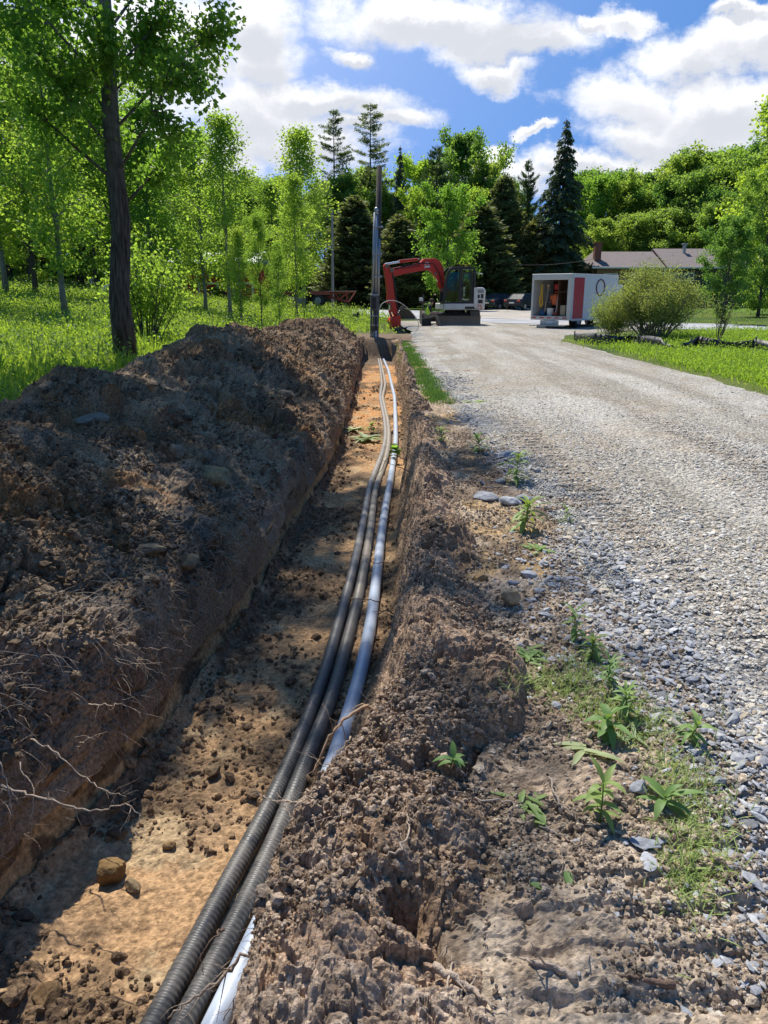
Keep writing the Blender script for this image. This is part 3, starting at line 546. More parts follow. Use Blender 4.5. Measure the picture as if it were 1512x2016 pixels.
# ================================================================= TREES AND VEGETATION
M_bark = paint('grey bark', (.105, .095, .085), .95, 0, .9, (.055, .048, .042), 9, .8, .1)
M_barkd = paint('dark bark', (.075, .062, .052), .95, 0, .8, (.035, .028, .024), 9, .8, .1)
M_pale = paint('pale bark', (.26, .25, .21), .9, 0, .7, (.12, .11, .09), 6, .5, .15)
def bigbark():
    m, n, l = newmat('furrowed bark'); o = n.new('ShaderNodeOutputMaterial'); p = n.new('ShaderNodeBsdfPrincipled'); l.new(p.outputs[0], o.inputs[0]); p.inputs['Roughness'].default_value = .92; p.inputs['Specular IOR Level'].default_value = .15
    t = n.new('ShaderNodeTexCoord'); mp = n.new('ShaderNodeMapping'); l.new(t.outputs['Object'], mp.inputs[0]); mp.inputs[3].default_value = (1, 1, .13)
    z = n.new('ShaderNodeTexNoise'); z.inputs['Scale'].default_value = 24; z.inputs['Detail'].default_value = 8; z.inputs['Roughness'].default_value = .7; l.new(mp.outputs[0], z.inputs[0])
    r = n.new('ShaderNodeValToRGB'); l.new(z.outputs[0], r.inputs[0]); e = r.color_ramp.elements; e[0].position = .38; e[0].color = (.04, .032, .025, 1); e[1].position = .62; e[1].color = (.15, .125, .105, 1)
    s = n.new('ShaderNodeSeparateXYZ'); l.new(t.outputs['Object'], s.inputs[0]); mr = n.new('ShaderNodeMapRange'); l.new(s.outputs[2], mr.inputs[0]); mr.inputs[1].default_value = 3.2; mr.inputs[2].default_value = 5.8
    x = n.new('ShaderNodeMix'); x.data_type = 'RGBA'; l.new(mr.outputs[0], x.inputs[0]); l.new(r.outputs[0], x.inputs[6]); z3 = n.new('ShaderNodeTexNoise'); z3.inputs['Scale'].default_value = 7; z3.inputs['Detail'].default_value = 6; l.new(t.outputs['Object'], z3.inputs[0])
    r3 = n.new('ShaderNodeValToRGB'); l.new(z3.outputs[0], r3.inputs[0]); e = r3.color_ramp.elements; e[0].position = .35; e[0].color = (.10, .095, .08, 1); e[1].position = .62; e[1].color = (.27, .26, .225, 1); l.new(r3.outputs[0], x.inputs[7]); l.new(x.outputs[2], p.inputs['Base Color'])
    b = n.new('ShaderNodeBump'); b.inputs['Strength'].default_value = 1; b.inputs['Distance'].default_value = .03; l.new(z.outputs[0], b.inputs['Height']); l.new(b.outputs[0], p.inputs['Normal']); return m
M_bigbark = bigbark()
L_pop = leafmat('poplar leaves', (0.116, 0.204, 0.044), (0.204, 0.319, 0.072), (0.160, 0.259, 0.055), 0.6, 2.1)
L_lime = leafmat('young maple leaves', (.17, .29, .05), (.26, .38, .08), None, 0.55, 1.9)
L_dec = leafmat('broad leaves', (0.112, 0.196, 0.050), (0.190, 0.291, 0.073), (0.146, 0.241, 0.062), 0.56, 2.1)
L_deep = leafmat('deep green leaves', (0.098, 0.188, 0.053), (0.180, 0.300, 0.083), None, 0.52, 1.9)
L_con = leafmat('spruce needles', (0.051, 0.085, 0.048), (0.111, 0.153, 0.076), (0.076, 0.116, 0.061), 0.28, 1.5)
L_ced = leafmat('cedar sprays', (0.128, 0.153, 0.071), (0.212, 0.238, 0.111), None, 0.35, 1.6)
L_pine = leafmat('pine needles', (0.048, 0.094, 0.040), (0.089, 0.150, 0.062), None, 0.3, 1.4)
L_larch = leafmat('larch tufts', (0.086, 0.137, 0.065), (0.143, 0.195, 0.091), None, 0.45, 1.5)
L_will = leafmat('willow leaves', (0.158, 0.228, 0.078), (0.264, 0.324, 0.132), None, 0.5, 1.5)
L_grass = leafmat('meadow leaves', (0.149, 0.287, 0.046), (0.276, 0.437, 0.081), (0.207, 0.356, 0.057), 0.5, 1.35)
L_herb = leafmat('herb leaves', (.075, .16, .045), (.16, .27, .09), None, .42, 1.3)

def leaves(Cn, ax, size, r, wid=.42, fold=.18, aspect=1.0):
    """one rhombic leaf per centre, hanging along ax"""
    n = len(Cn); a = ax/np.maximum(np.linalg.norm(ax, axis=1, keepdims=True), 1e-6); q = r.normal(0, 1, (n, 3)); b = np.cross(a, q); b /= np.maximum(np.linalg.norm(b, axis=1, keepdims=True), 1e-6); c = np.cross(a, b)
    s = size[:, None] if hasattr(size, '__len__') else size
    V = np.stack([Cn, Cn + a*s*.45*aspect + b*s*wid + c*s*fold, Cn + a*s*aspect, Cn + a*s*.45*aspect - b*s*wid + c*s*fold], 1).reshape(-1, 3)
    F = np.arange(4*n).reshape(-1, 4); return V, F
def crown_obj(name, V, F, mat, parent): return np_mesh(name, V, F, mat, parent, False)
def bez(p0, p1, p2, n):
    t = np.linspace(0, 1, n)[:, None]; return p0*(1-t)**2 + 2*p1*t*(1-t) + p2*t*t
def decid(name, seed, H=14, tr=.2, z0=2.0, Rm=4.0, prof=None, nl=34, nsub=6, nleaf=16000, ls=.14, mat=None, bark=None, up=.6, droop=.12, spread=.32, lean=0, tw=None, clump=1.0, twigs=True, lim=1.0):
    r = np.random.default_rng(seed); root = empty(name); mb = MB(); prof = prof or (lambda u: math.sin(math.pi*min(1, .16+.84*u)**.8)**.7)
    k = 9; tp = [np.array([lean*H*(i/k)**1.2 + r.normal(0, .005)*H*(i > 0)*.5, r.normal(0, .005)*H*(i > 0)*.5, H*.93*i/k]) for i in range(k+1)]; tp[0][2] = -.3
    trr = [tr*(1-.9*(i/k)**1.1) for i in range(k+1)]; trr[0] *= 1.25; mb.tube(tp, trr, 9)
    def trunk_at(z):
        f = np.clip(z/(H*.93), 0, .999)*k; i = int(f); return tp[i]*(1-(f-i)) + tp[i+1]*(f-i)
    cl = []; az = r.uniform(0, 6.28)
    for i in range(nl):
        u = (i+r.uniform(0, .8))/nl; z = z0 + (H*.95-z0)*u**.9; p0 = trunk_at(z); az += 2.4+r.normal(0, .3); Ln = Rm*prof(u)*r.uniform(.5, 1.3); uu = up*(1+.8*u)
        dr = np.array([math.cos(az), math.sin(az), 0]); p2 = p0 + dr*Ln + np.array([0, 0, Ln*uu]); p1 = p0 + dr*Ln*.5 + np.array([0, 0, Ln*uu*.5+droop*Ln]); bp = bez(p0, p1, p2, 6)
        r0 = max(.012, tr*.34*(1-u)*(Ln/Rm)**.5 + .012); mb.tube(bp, [r0*lim*(1-.85*j/5) for j in range(6)], 5, caps=False)
        cl.append((bp[-1], .25*Rm*.25+.15)); cl.append((bp[4], .3))
        for j in range(nsub):
            t_ = r.uniform(.3, 1); b0 = bp[0]*(1-t_)**2*0 + bez(p0, p1, p2, 21)[int(t_*20)]; d2 = dr*r.uniform(.2, .9) + np.array([r.normal(0, .7), r.normal(0, .7), r.normal(.25, .5)]); d2 /= np.linalg.norm(d2); l2 = Ln*r.uniform(.18, .42)
            b2 = b0 + d2*l2
            if twigs: mb.tube([b0, (b0+b2)/2 + np.array([0, 0, .06*l2]), b2], [r0*.4, r0*.28, r0*.12], 3, caps=False)
            for q in (0.35, .7, 1.0): cl.append((b0 + d2*l2*q, spread*.8))
    mb.build('trunk', bark or M_bark, root, True)
    P0 = np.array([c[0] for c in cl]); w = r.uniform(.3, 1, len(P0))*clump + (1-clump)*.6; pk = r.choice(len(P0), nleaf, p=w/w.sum()); Cn = P0[pk] + r.normal(0, spread, (nleaf, 3))*np.array([1, 1, .75])
    out_ = Cn - np.array([0, 0, H*.4]); out_[:, 2] *= .2; out_ /= np.linalg.norm(out_, axis=1, keepdims=True); ax = r.normal(0, 1, (nleaf, 3))*.8 + out_*.5 + np.array([0, 0, -.45])
    V, F = leaves(Cn, ax, ls*r.uniform(.65, 1.25, nleaf), r, .44 if tw is None else tw); crown_obj('crown', V, F, mat or L_dec, root); return root
def conifer(name, seed, H=16, Rm=2.6, z0=.8, nw=46, per=9, nn=26000, ls=.26, mat=None, droop=.35, tr=.18, upt=-.1, prof=None, bark=None, gap=.0, ragged=.2, wid=.16, fine=1.0, hang=.5):
    r = np.random.default_rng(seed); root = empty(name); mb = MB(); mb.tube([(0,0,-.3),(r.normal(0,.05),0,H*.5),(0,r.normal(0,.05),H)], [tr, tr*.6, .02], 8); prof = prof or (lambda u: (1-u)**.8)
    seg_ = []
    for i in range(nw):
        u = (i+r.uniform(0, .6))/nw; z = z0+(H-z0)*u
        for k in range(per):
            a = r.uniform(0, 6.28); Ln = max(.12, Rm*prof(u)*r.uniform(1-ragged*1.5, 1+ragged)); 
            if r.uniform() < gap: continue
            d = np.array([math.cos(a), math.sin(a), 0]); p0 = np.array([0, 0, z]); p1 = p0 + d*Ln*.5 + np.array([0, 0, upt*Ln*.3]); p2 = p0 + d*Ln + np.array([0, 0, (upt-droop)*Ln*.6]); bp = bez(p0, p1, p2, 4)
            mb.tube(bp, [.035*(1-u)+.012, .02, .012, .006], 3, caps=False); seg_.append((p0, p1, p2, Ln))
    mb.build('trunk', bark or M_barkd, root, True)
    w = np.array([s[3] for s in seg_])**1.25; pk = r.choice(len(seg_), nn, p=w/w.sum()); t = r.uniform(.12, 1.02, nn)[:, None]**.8
    A = np.array([s[0] for s in seg_])[pk]; B = np.array([s[1] for s in seg_])[pk]; D = np.array([s[2] for s in seg_])[pk]; Cn = A*(1-t)**2+2*B*t*(1-t)+D*t*t
    side = np.cross(D-A, [0, 0, 1.0]); side /= np.maximum(np.linalg.norm(side, axis=1, keepdims=True), .01); lat = r.normal(0, 1, (nn, 1))*np.array(w)[pk][:, None]**.5*.13*fine; Cn = Cn + side*lat*(1.1-t) + r.normal(0, .05, (nn, 3)) - np.array([0, 0, 1])*np.abs(r.normal(0, .09, (nn, 1)))
    ax = (D-A)/np.linalg.norm(D-A, axis=1, keepdims=True)*.9 + side*np.sign(lat)*.6 + r.normal(0, .35, (nn, 3)) - np.array([0, 0, hang]); V, F = leaves(Cn, ax, ls*r.uniform(.6, 1.2, nn), r, wid, .03); crown_obj('crown', V, F, mat or L_con, root); return root

def put(t, px, Y, ztop_px, H0, rz=0, sx=1.0, label=None, cat='tree', group=None, first=False, zoff=0):
    """stand a tree at distance Y under picture column px, scaled so that its top reaches row ztop_px"""
    ax_, _ = pix(px, 577); X_ = (px-756)/FPX*Y*math.cos(PITCH)**0*1.0
    # column of the vertical trunk near eye level
    X_ = pix(px, 560)[0]*Y; z = gz1(X_, Y) + zoff; top = aty(px, ztop_px, Y).z; s = (top - z)/H0
    o = t if first else dup(t, (0, 0, 0)); o.location = (X_, Y, z); o.rotation_euler = (0, 0, rz); o.scale = (s*sx, s*sx, s)
    if label: tag(o, label, cat)
    if group: o['group'] = group
    elif 'group' in o: del o['group']
    return o
# ---- prototypes (each is itself used once)
tA = decid('leafy_tree', 101, 14, .22, .5, 4.2, nl=40, nleaf=24000, ls=.23, mat=L_dec, spread=.29)
tB = decid('leafy_tree', 102, 14, .2, .3, 3.4, nl=36, nleaf=19000, ls=.24, mat=L_deep, up=.9, spread=.32)
tC = decid('leafy_tree', 103, 14, .2, .4, 3.6, nl=30, nleaf=15000, ls=.24, mat=L_lime, up=.8, spread=.30)
tP = decid('young_poplar', 104, 12, .11, 1.7, 1.9, prof=lambda u: (1-u)**.8*min(1, .45+u*2)+.03, nl=36, nsub=4, nleaf=8500, ls=.14, mat=L_pop, bark=M_pale, up=.7, spread=.30)
tQ = decid('young_poplar', 105, 12, .13, 2.2, 2.6, nl=34, nsub=5, nleaf=17000, ls=.13, mat=L_pop, bark=M_bark, up=.7, spread=.30)
tS = conifer('spruce_tree', 111, 16, 3.0, .8, 48, 9, 44000, .30, L_con, .5, .2, ragged=.28, wid=.17, hang=.9)
tK = conifer('cedar_tree', 112, 11, 2.3, .1, 46, 11, 30000, .30, L_ced, -.3, .16, .5, lambda u: min(1, (1-u)**.62*1.05), wid=.24, hang=.1)
tL = conifer('larch_tree', 113, 18, 2.2, 7.5, 30, 6, 15000, .24, L_larch, -.15, .17, .3, lambda u: (1-u)**.55*.85+.1*u, gap=.25, ragged=.45, wid=.13, hang=.1)
tN = conifer('pine_tree', 114, 14, 2.9, 2.0, 26, 8, 26000, .30, L_pine, -.5, .2, .35, lambda u: (1-u)**.6*.9, gap=.1, ragged=.35, wid=.10, hang=-.5)
rr_ = random.Random(5)
HS = {'A': (tA, 14), 'B': (tB, 14), 'C': (tC, 14), 'P': (tP, 12), 'Q': (tQ, 12), 'S': (tS, 16), 'K': (tK, 11), 'L': (tL, 18), 'N': (tN, 14)}
used = set()
def T(k, px, Y, top, sx=1.0, label=None, group=None, cat='tree'):
    f = k not in used; used.add(k); t, H0 = HS[k]
    return put(t, px, Y, top, H0, rr_.uniform(0, 6.28), sx, label, cat, group, f)
# middle group behind the pole and the excavator
T('L', 662, 98, 214, 1.0, 'tall thin larch with bare lower trunk, left of the conduit pole')
T('L', 730, 100, 202, 1.05, 'tallest thin larch with a bare trunk, rising right behind the conduit pole')
T('P', 597, 62, 238, 1.25, 'slender light green poplar with pointed top, left of the larches')
T('S', 787, 96, 286, .62, 'narrow dark spruce with pointed top between the tall larch and the dark pine')
T('N', 856, 93, 284, .95, 'broad dark pine standing above the excavator boom')
T('A', 905, 104, 262, .85, 'tall light green tree with domed top behind the dark pine')
T('C', 826, 106, 318, .9, 'yellow green tree showing between the dark spruce and the pine')
T('A', 950, 100, 318, .72, 'leafy tree with stepped top right of the domed tree, behind the excavator')
T('K', 700, 84, 385, 1.8, 'wide olive brown cedar left of the conduit pole')
T('K', 787, 80, 422, 1.9, 'squat olive cedar directly right of the conduit pole')
T('K', 945, 82, 398, 1.9, 'greyish olive cedar behind the excavator cab')
T('K', 985, 88, 345, 1.25, 'narrow dark cedar between the excavator cab and the parked cars')
T('K', 1050, 87, 430, 1.7, 'brownish cedar leaning on the left of the big dark spruce')
T('C', 880, 74, 372, 1.0, 'bright lime green young maple above the excavator boom')
T('N', 1030, 95, 312, .8, 'slim pine with pointed top standing above the parked cars')
T('S', 1097, 86, 233, 1.12, 'large very dark spruce rising behind the white box truck')
T('B', 720, 105, 330, 1.0, 'dark leafy tree filling the gap behind the conduit pole')
T('A', 762, 99, 378, .8, 'mid green leafy tree between the two olive cedars by the conduit pole')
T('A', 685, 97, 345, .9, 'mid green leafy tree rising behind the wide cedar')
T('C', 925, 94, 375, .8, 'light green leafy tree behind the excavator cab')
T('A', 992, 99, 352, .7, 'mid green leafy tree behind the parked cars')
T('C', 818, 92, 380, .7, 'small light green tree in front of the dark pine')
T('B', 640, 106, 360, 1.1, 'dark leafy tree behind the slender poplar')
T('B', 1010, 108, 400, 1.0, 'low dark leafy tree behind the slim pine')
T('Q', 540, 75, 350, 1.2, 'round leafy tree left of the slender poplar')
T('A', 560, 98, 400, 1.3, 'broad leafy tree standing low behind the red trailer')
# wood behind the house
GR = 'leafy trees of the wood behind the house'
for i, (k, px, Y, top, sx) in enumerate([('A',1140,118,336,1),('C',1165,112,348,.9),('B',1200,120,338,1.1),('A',1225,112,352,.9),('A',1262,118,340,1),('B',1290,110,352,.9),('A',1325,112,304,1.05),('A',1372,116,300,1.1),
        ('B',1345,106,340,1),('A',1410,112,296,1.1),('B',1440,118,300,1),('C',1470,108,302,.9),('B',1240,105,420,1.2),('A',1180,104,430,1.1),('B',1300,103,410,1.2),('A',1390,100,400,1.2),('B',1480,112,290,1.2),('A',1540,100,260,1.2),('B',1620,95,250,1.2),('B',1140,110,440,1.1),('B',1420,102,380,1.2),('A',1700,90,260,1.2)]):
    T(k, px, Y, top, sx, 'green leafy tree in the dense wood behind the low house', GR)
T('C', 1530, 62, 205, 1.0, 'big bright green tree at the right edge, taller than the wood')
T('A', 1500, 55, 330, .75, 'leafy tree low at the right edge beyond the crossing road')
T('A', 1432, 44, 425, .9, 'round bushy tree with several dark stems, right of the willow bush')
# left wood
GL = 'leafy trees of the wood left of the field'
for i, (k, px, Y, top, sx) in enumerate([('A',20,78,150,1.2),('B',90,82,170,1.2),('A',160,80,200,1.2),('B',230,84,240,1.2),('A',300,86,300,1.3),('B',350,90,330,1.2),('A',400,92,345,1.2),('B',455,96,345,1.2),('A',500,98,350,1.2),('B',530,100,362,1.1),('A',-60,76,140,1.2),('A',-160,72,140,1.2),('B',-260,66,120,1.2),
        ('C',60,66,330,1.3),('C',190,68,350,1.3),('C',330,72,380,1.3),('C',440,78,400,1.2),('B',130,90,330,1.4),('B',270,92,380,1.4),('B',410,97,430,1.3),('B',20,86,330,1.4)]):
    T(k, px, Y, top, sx, 'green leafy tree in the wood behind the left field', GL)
T('P', 122, 29, -60, 1.1, 'slim poplar with pale straight trunk, left of the big dark trunk')
T('Q', 68, 48, 20, 1.0, 'poplar with dark trunk standing in the shade at far left')
T('P', 10, 46, 60, 1.3, 'thin poplar at the left edge of the field')
T('P', 450, 38, 205, 1.15, 'young poplar between the big trunk and the red barn')
T('P', 402, 44, 240, 1.2, 'young poplar with dark stem just right of the big trunk')
T('P', 352, 50, 285, 1.3, 'young poplar behind the sprouts of the big trunk')
T('P', 583, 47, 330, .9, 'pale stemmed sapling in front of the flatbed trailer')
T('Q', 512, 30, 415, .6, 'thin sapling with sparse leaves near the far heap')
T('P', 548, 32, 470, .8, 'short sapling beside the thin one near the far heap')
T('P', 472, 34, 440, 1.0, 'low bright sapling in front of the red barn')
T('P', 300, 46, 180, 1.4, 'tall young poplar hidden behind the big trunk')
T('Q', 230, 48, 120, 1.3, 'leafy poplar directly behind the big trunk')
T('Q', -70, 34, -200, 1.2, 'poplar whose branches reach in from beyond the left edge')
# ---- the big poplar beside the heap, and its neighbour overhead
def profile_big(u): return (min(1, .45+1.2*u)*(1-max(0, u-.6)*1.8))
bX = pix(250, 700)[0]*15.2
big = decid('poplar_tree', 201, 13.5, .212, 3.0, 3.6, profile_big, nl=52, nsub=8, nleaf=56000, ls=.10, mat=L_pop, bark=M_bigbark, up=.85, droop=-.02, spread=.155, lean=.022, clump=1.0, lim=.55)
big.location = (bX, 15.2, gz1(bX, 15.2)-.05); big.rotation_euler = (0, 0, 0); tag(big, 'big poplar with thick dark trunk standing in the grass behind the heap', 'tree')
nb_ = decid('poplar_tree', 202, 12, .2, 3.4, 3.9, profile_big, nl=30, nsub=6, nleaf=15000, ls=.115, mat=L_pop, bark=M_bigbark, up=.6, droop=.05, spread=.26, clump=1.0)
nb_.location = (-6.9, 9.6, gz1(-6.9, 9.6)); tag(nb_, 'poplar at the top left whose trunk stands out of view', 'tree')

def bush(name, seed, H, Rb, nstem, nleaf, ls, mat, bark, wid=.3, spread=.14, base=.25, fan=.8):
    r = np.random.default_rng(seed); root = empty(name); mb = MB(); pts = []
    for i in range(nstem):
        a = r.uniform(0, 6.28); f = r.uniform(0, 1)**.6; b0 = np.array([math.cos(a)*base*r.uniform(0, 1), math.sin(a)*base*r.uniform(0, 1), -.05]); h = H*r.uniform(.6, 1)*(1-.35*f*f); tip = np.array([math.cos(a)*Rb*f, math.sin(a)*Rb*f, h])
        mid = b0*.4+tip*.45 + np.array([0, 0, h*.12]) + r.normal(0, .05, 3)*H*.5; bp = bez(b0, mid, tip, 7); mb.tube(bp, [.022*(1-.8*j/6)*H/2.5 for j in range(7)], 4, caps=False)
        for j in range(7):
            t_ = r.uniform(.35, 1); b = bez(b0, mid, tip, 21)[int(t_*20)]; e = b + r.normal(0, .22, 3)*H*.35 + np.array([0, 0, .1*H]); mb.tube([b, e], [.008*H/2.5, .003], 3, caps=False); pts += [b*.3+e*.7, e, b*.65+e*.35]
    mb.build('stems', bark, root, True); P0 = np.array(pts); pk = r.integers(0, len(P0), nleaf); Cn = P0[pk] + r.normal(0, spread, (nleaf, 3)); Cn[:, 2] = np.maximum(Cn[:, 2], .02)
    V, F = leaves(Cn, r.normal(0, 1, (nleaf, 3)) + np.array([0, 0, .5]), ls*r.uniform(.6, 1.2, nleaf), r, wid); crown_obj('foliage', V, F, mat, root); return root
def putb(o, px, py, label, cat='bush', rz=0, s=1.0, z=0.0, group=None):
    p = atz(px, py, z); o.location = (p.x, p.y, gz1(p.x, p.y)); o.rotation_euler = (0, 0, rz); o.scale = (s, s, s); return tag(o, label, cat, group)
putb(bush('willow_bush', 301, 2.75, 2.1, 64, 32000, .078, L_will, M_pale, .26, .15, .5), 1285, 668, 'large airy grey green willow bush beside the box truck', s=.90)
b2 = bush('willow_bush', 302, 1.6, 1.1, 34, 6500, .08, L_will, M_pale, .26, .14, .3)
putb(b2, 1208, 664, 'lower left lobe of willow growing against the truck side')
putb(bush('leafy_shrub', 303, 2.9, 1.1, 22, 3600, .10, L_pop, M_bark, .4, .18, .2), 292, 690, 'leafy sprouts growing at the foot of the big dark trunk', 'shrub', s=1.0, z=.2)
sh = bush('leafy_shrub', 304, 4.2, 2.6, 40, 9000, .17, L_dec, M_bark, .4, .3, .3)
putb(sh, 722, 606, 'small bushy tree directly left of the excavator arm', 'shrub')
putb(dup(sh, (0,0,0)), 700, 603, 'green shrub between the trailer and the conduit pole', 'shrub', 1, .8)
GT = 'low thicket closing the view under the far trees'
for i in range(30):
    px_i = -60 + i*55; Yi = 112 + 6*math.sin(i*2.1); X_i = pix(px_i, 577)[0]*Yi; o = dup(sh, (X_i, Yi, gz1(X_i, Yi)-.3), i*1.7, (2.1, 2.1, 1.5+.5*math.sin(i*1.3)), 'dense low thicket under the trees of the far wood', GT); o['category'] = 'shrub'
putb(dup(sh, (0,0,0)), 960, 600, 'round shrub behind the excavator engine cover', 'shrub', 2, .7)
for i, (px, py, s_) in enumerate([(40,600,1.1),(150,596,1.0),(330,604,.9),(395,606,.8),(-40,600,1.2)]):
    putb(dup(sh, (0,0,0)), px, py, 'green undergrowth shrub at the edge of the left field', 'shrub', i, s_*.8, .0, 'undergrowth shrubs of the left field')
dry = bush('bare_shrub', 305, 1.9, .6, 9, 260, .06, L_will, M_bark, .3, .12, .12); putb(dry, 1412, 676, 'thin nearly bare shrub standing behind the silt fence', 'shrub')

# ---- meadow (uncountable): blades and leaves
def meadow(name, label, n, fn, h, w, mat, seed, nbl=5, leafy=.5, spm=1.0):
    r = np.random.default_rng(seed); X, Y, hs = fn(r, n); Z = gz(X, Y); X, Y, Z, hs = [np.repeat(a, nbl) for a in (X, Y, Z, hs)]; k = len(X); sp_ = (.05+.012*Y)*spm
    X = X + r.normal(0, 1, k)*sp_; Y = Y + r.normal(0, 1, k)*sp_; up = h*hs*r.uniform(.5, 1.2, k); base = np.stack([X, Y, Z-.02], 1); lf = r.uniform(0, 1, k) < leafy
    ax = np.stack([r.normal(0, .35, k), r.normal(0, .35, k), np.ones(k)], 1); base[lf, 2] += up[lf]*r.uniform(.3, 1, lf.sum()); ax[lf] = r.normal(0, 1, (lf.sum(), 3))+np.array([0, 0, .35])
    up = up*np.interp(Y, [5, 14, 25, 60], [1.15, 1, .62, .5]); size = np.where(lf, w*5.0*(1+.022*Y), up); q = r.normal(0, 1, (k, 3)); a = ax/np.linalg.norm(ax, axis=1, keepdims=True); b = np.cross(a, q); b /= np.linalg.norm(b, axis=1, keepdims=True); wd = np.where(lf, size*.24, w*(1+.05*Y))[:, None]; c = np.cross(a, b); s = size[:, None]
    V = np.stack([base, base+a*s*.5+b*wd+c*s*.08, base+a*s, base+a*s*.5-b*wd+c*s*.08], 1).reshape(-1, 3)
    o = np_mesh(name, V, np.arange(4*k).reshape(-1, 4), mat); return tag(o, label, 'grass', kind='stuff')
def left_field(r, n):
    Y = logY(n, 5.2, 92, r); X = r.uniform(-1, 1, n)*Y*.56; hx = np.where(Y < 28, np.interp(Y, cy_, cx_)-1.0, np.where(Y < 60, -.2, -1.5-(Y-60)*.1)); ok = (X < hx) & (X > -Y*.56-1); X, Y = X[ok], Y[ok]; ok = ~((X > -1.6) & (Y > 24) & (Y < 34)); X, Y = X[ok], Y[ok]; d = fbm(X, Y, sc_=.35, octv=3, seed=3); return X, Y, 1+.5*d
def right_field(r, n):
    Y = logY(n, 9, 34, r); X = r.uniform(0, 1, n)*Y*.56; ok = (X > 6.75+.15*vnoise(Y*2, Y*0)) & ~((Y > 27) & (X < 6.7+(Y-27)*1.25)); X, Y = X[ok], Y[ok]; rd = np.interp(X, [9,16,34], [46,39.5,31]); ok = Y < rd-3.2; return X[ok], Y[ok], np.ones(ok.sum())+.5*vnoise(X[ok], Y[ok])
def far_field(r, n):
    Y = logY(n, 40, 95, r); X = r.uniform(-.05, .56, n)*Y; rd = np.interp(X, [-8,-1.5,3.2,9,16,34], [90,76,58,46,39.5,31]); dv_ = np.interp(Y, [50,62,74,84,90], [6,9,12.5,16,20]); ok = (Y > rd+5) & (np.abs(X-dv_) > 4.2); return X[ok], Y[ok], np.full(ok.sum(), .5)
def verge(r, n):
    Y = logY(n, 11.5, 27, r); X = np.interp(Y, [11.5,14,20,27], [.86,.80,.74,.74]) + r.normal(0, .09, n); return X, Y, np.full(n, .6)
meadow('meadow_herbs', 'lush bright green herbs and grass filling the field left of the heap', 46000, left_field, .42, .012, L_grass, 401, 6, .62)
meadow('roadside_herbs', 'bright green herbs growing between the gravel road and the crossing road', 30000, right_field, .24, .0075, L_grass, 402, 6, .7)
meadow('lawn_grass', 'short green lawn around the house and parked cars', 9000, far_field, .16, .01, L_grass, 403, 4, .1)
meadow('verge_grass', 'strip of grass between the soil bank and the gravel road', 2600, verge, .15, .004, L_herb, 404, 6, .1, .25)

def herbs(r, n):
    X, Y, h = left_field(r, n); ok = fbm(X, Y, sc_=.5, octv=3, seed=77) > -.05; return X[ok], Y[ok], h[ok]*1.1
meadow('tall_herbs', 'patches of darker leafy herbs standing in the bright meadow left of the heap', 15000, herbs, .55, .014, L_herb, 405, 6, .85)
# ================================================================= MACHINES, BUILDINGS, POLES
M_red = paint('machine red', (.62, .035, .02), .42, 0, .35, (.20, .06, .04), 3)
M_redd = paint('faded red', (.30, .07, .05), .6, 0, .5, (.16, .07, .05), 5)
M_wh = paint('machine light grey', (.58, .57, .54), .45, 0, .3, (.35, .32, .27), 3)
M_blk = paint('black frame', (.018, .018, .02), .45, 0, .3, (.07, .06, .05), 4)
M_rub = paint('black rubber', (.028, .028, .028), .85, 0, .5, (.10, .085, .07), 5)
M_mud = paint('muddy steel', (.19, .155, .12), .8, 0, .7, (.24, .19, .14), 2.2, .3)
M_chr = paint('bright rod', (.75, .75, .74), .2, .9, .1)
M_stl = paint('galvanised steel', (.36, .38, .40), .42, .55, .35, (.22, .22, .22), 5)
M_gls = glassy('tinted glass', (.035, .055, .05)); M_gls2 = glassy('car glass', (.03, .04, .05), .5, .12)
M_white = paint('white paint', (.72, .72, .70), .5, 0, .2, (.5, .48, .44), 3)
M_skin = paint('skin', (.42, .24, .17), .6, 0, .2, (.35, .18, .12), 20); M_hair = paint('brown hair', (.06, .035, .022), .8, 0, .5, (.03, .02, .015), 60)
M_vis = paint('lime hi-vis cloth', (.55, .80, .06), .7, 0, .2, (.4, .6, .1), 12); M_dk = paint('dark green shirt', (.03, .045, .03), .85, 0, .3, (.06, .07, .05), 12)
M_kh = paint('khaki trousers', (.23, .20, .155), .9, 0, .4, (.15, .13, .10), 12); M_boot = paint('tan boot', (.22, .19, .16), .8)
M_refl = paint('silver reflective tape', (.75, .76, .74), .4)

def pxw(x, y, ox, oy, s): return ((x-ox)*s, -(y-oy)*s)     # picture outline -> metres (x, z)
# ---------------- excavator: local x = picture right, y = away, z = up
Ye = 41.2; s_ = Ye/FPX*1.015; E = empty('excavator', (aty(885, 600, Ye).x, Ye, 0.0), R(0)); tag(E, 'red and light grey tracked excavator with arm lowered, parked across the road end', 'excavator')
def ep(x, y): return pxw(x, y, 885, 640.5, s_)
house = empty('upper_body_pivot'); bpy.data.objects.remove(house)
TW = Matrix.Rotation(R(9), 4, 'Z')                             # upper structure slightly slewed
def rect(mb, x0, y0, x1, y1, d0, d1, M=TW, bev=.03):
    a, b = ep(x0, y1); c, d = ep(x1, y0); return mb.box(a, c, d0, d1, b, d, M, bev)
m = MB(); rect(m, 866, 601, 934, 612.5, -1.05, 1.05); m.build('deck', M_wh, E, False)
m = MB(); rect(m, 905, 606.5, 926, 611, -1.058, -1.03, bev=.008); m.build('dark_stripe', M_blk, E)
m = MB(); a = [ep(920.5,572.5), ep(939,573), ep(943.5,578), ep(942,613), ep(921,611)]; m.prism(a, -1.06, 1.06, TW); o = m.build('engine_cover', M_wh, E, False, .05)
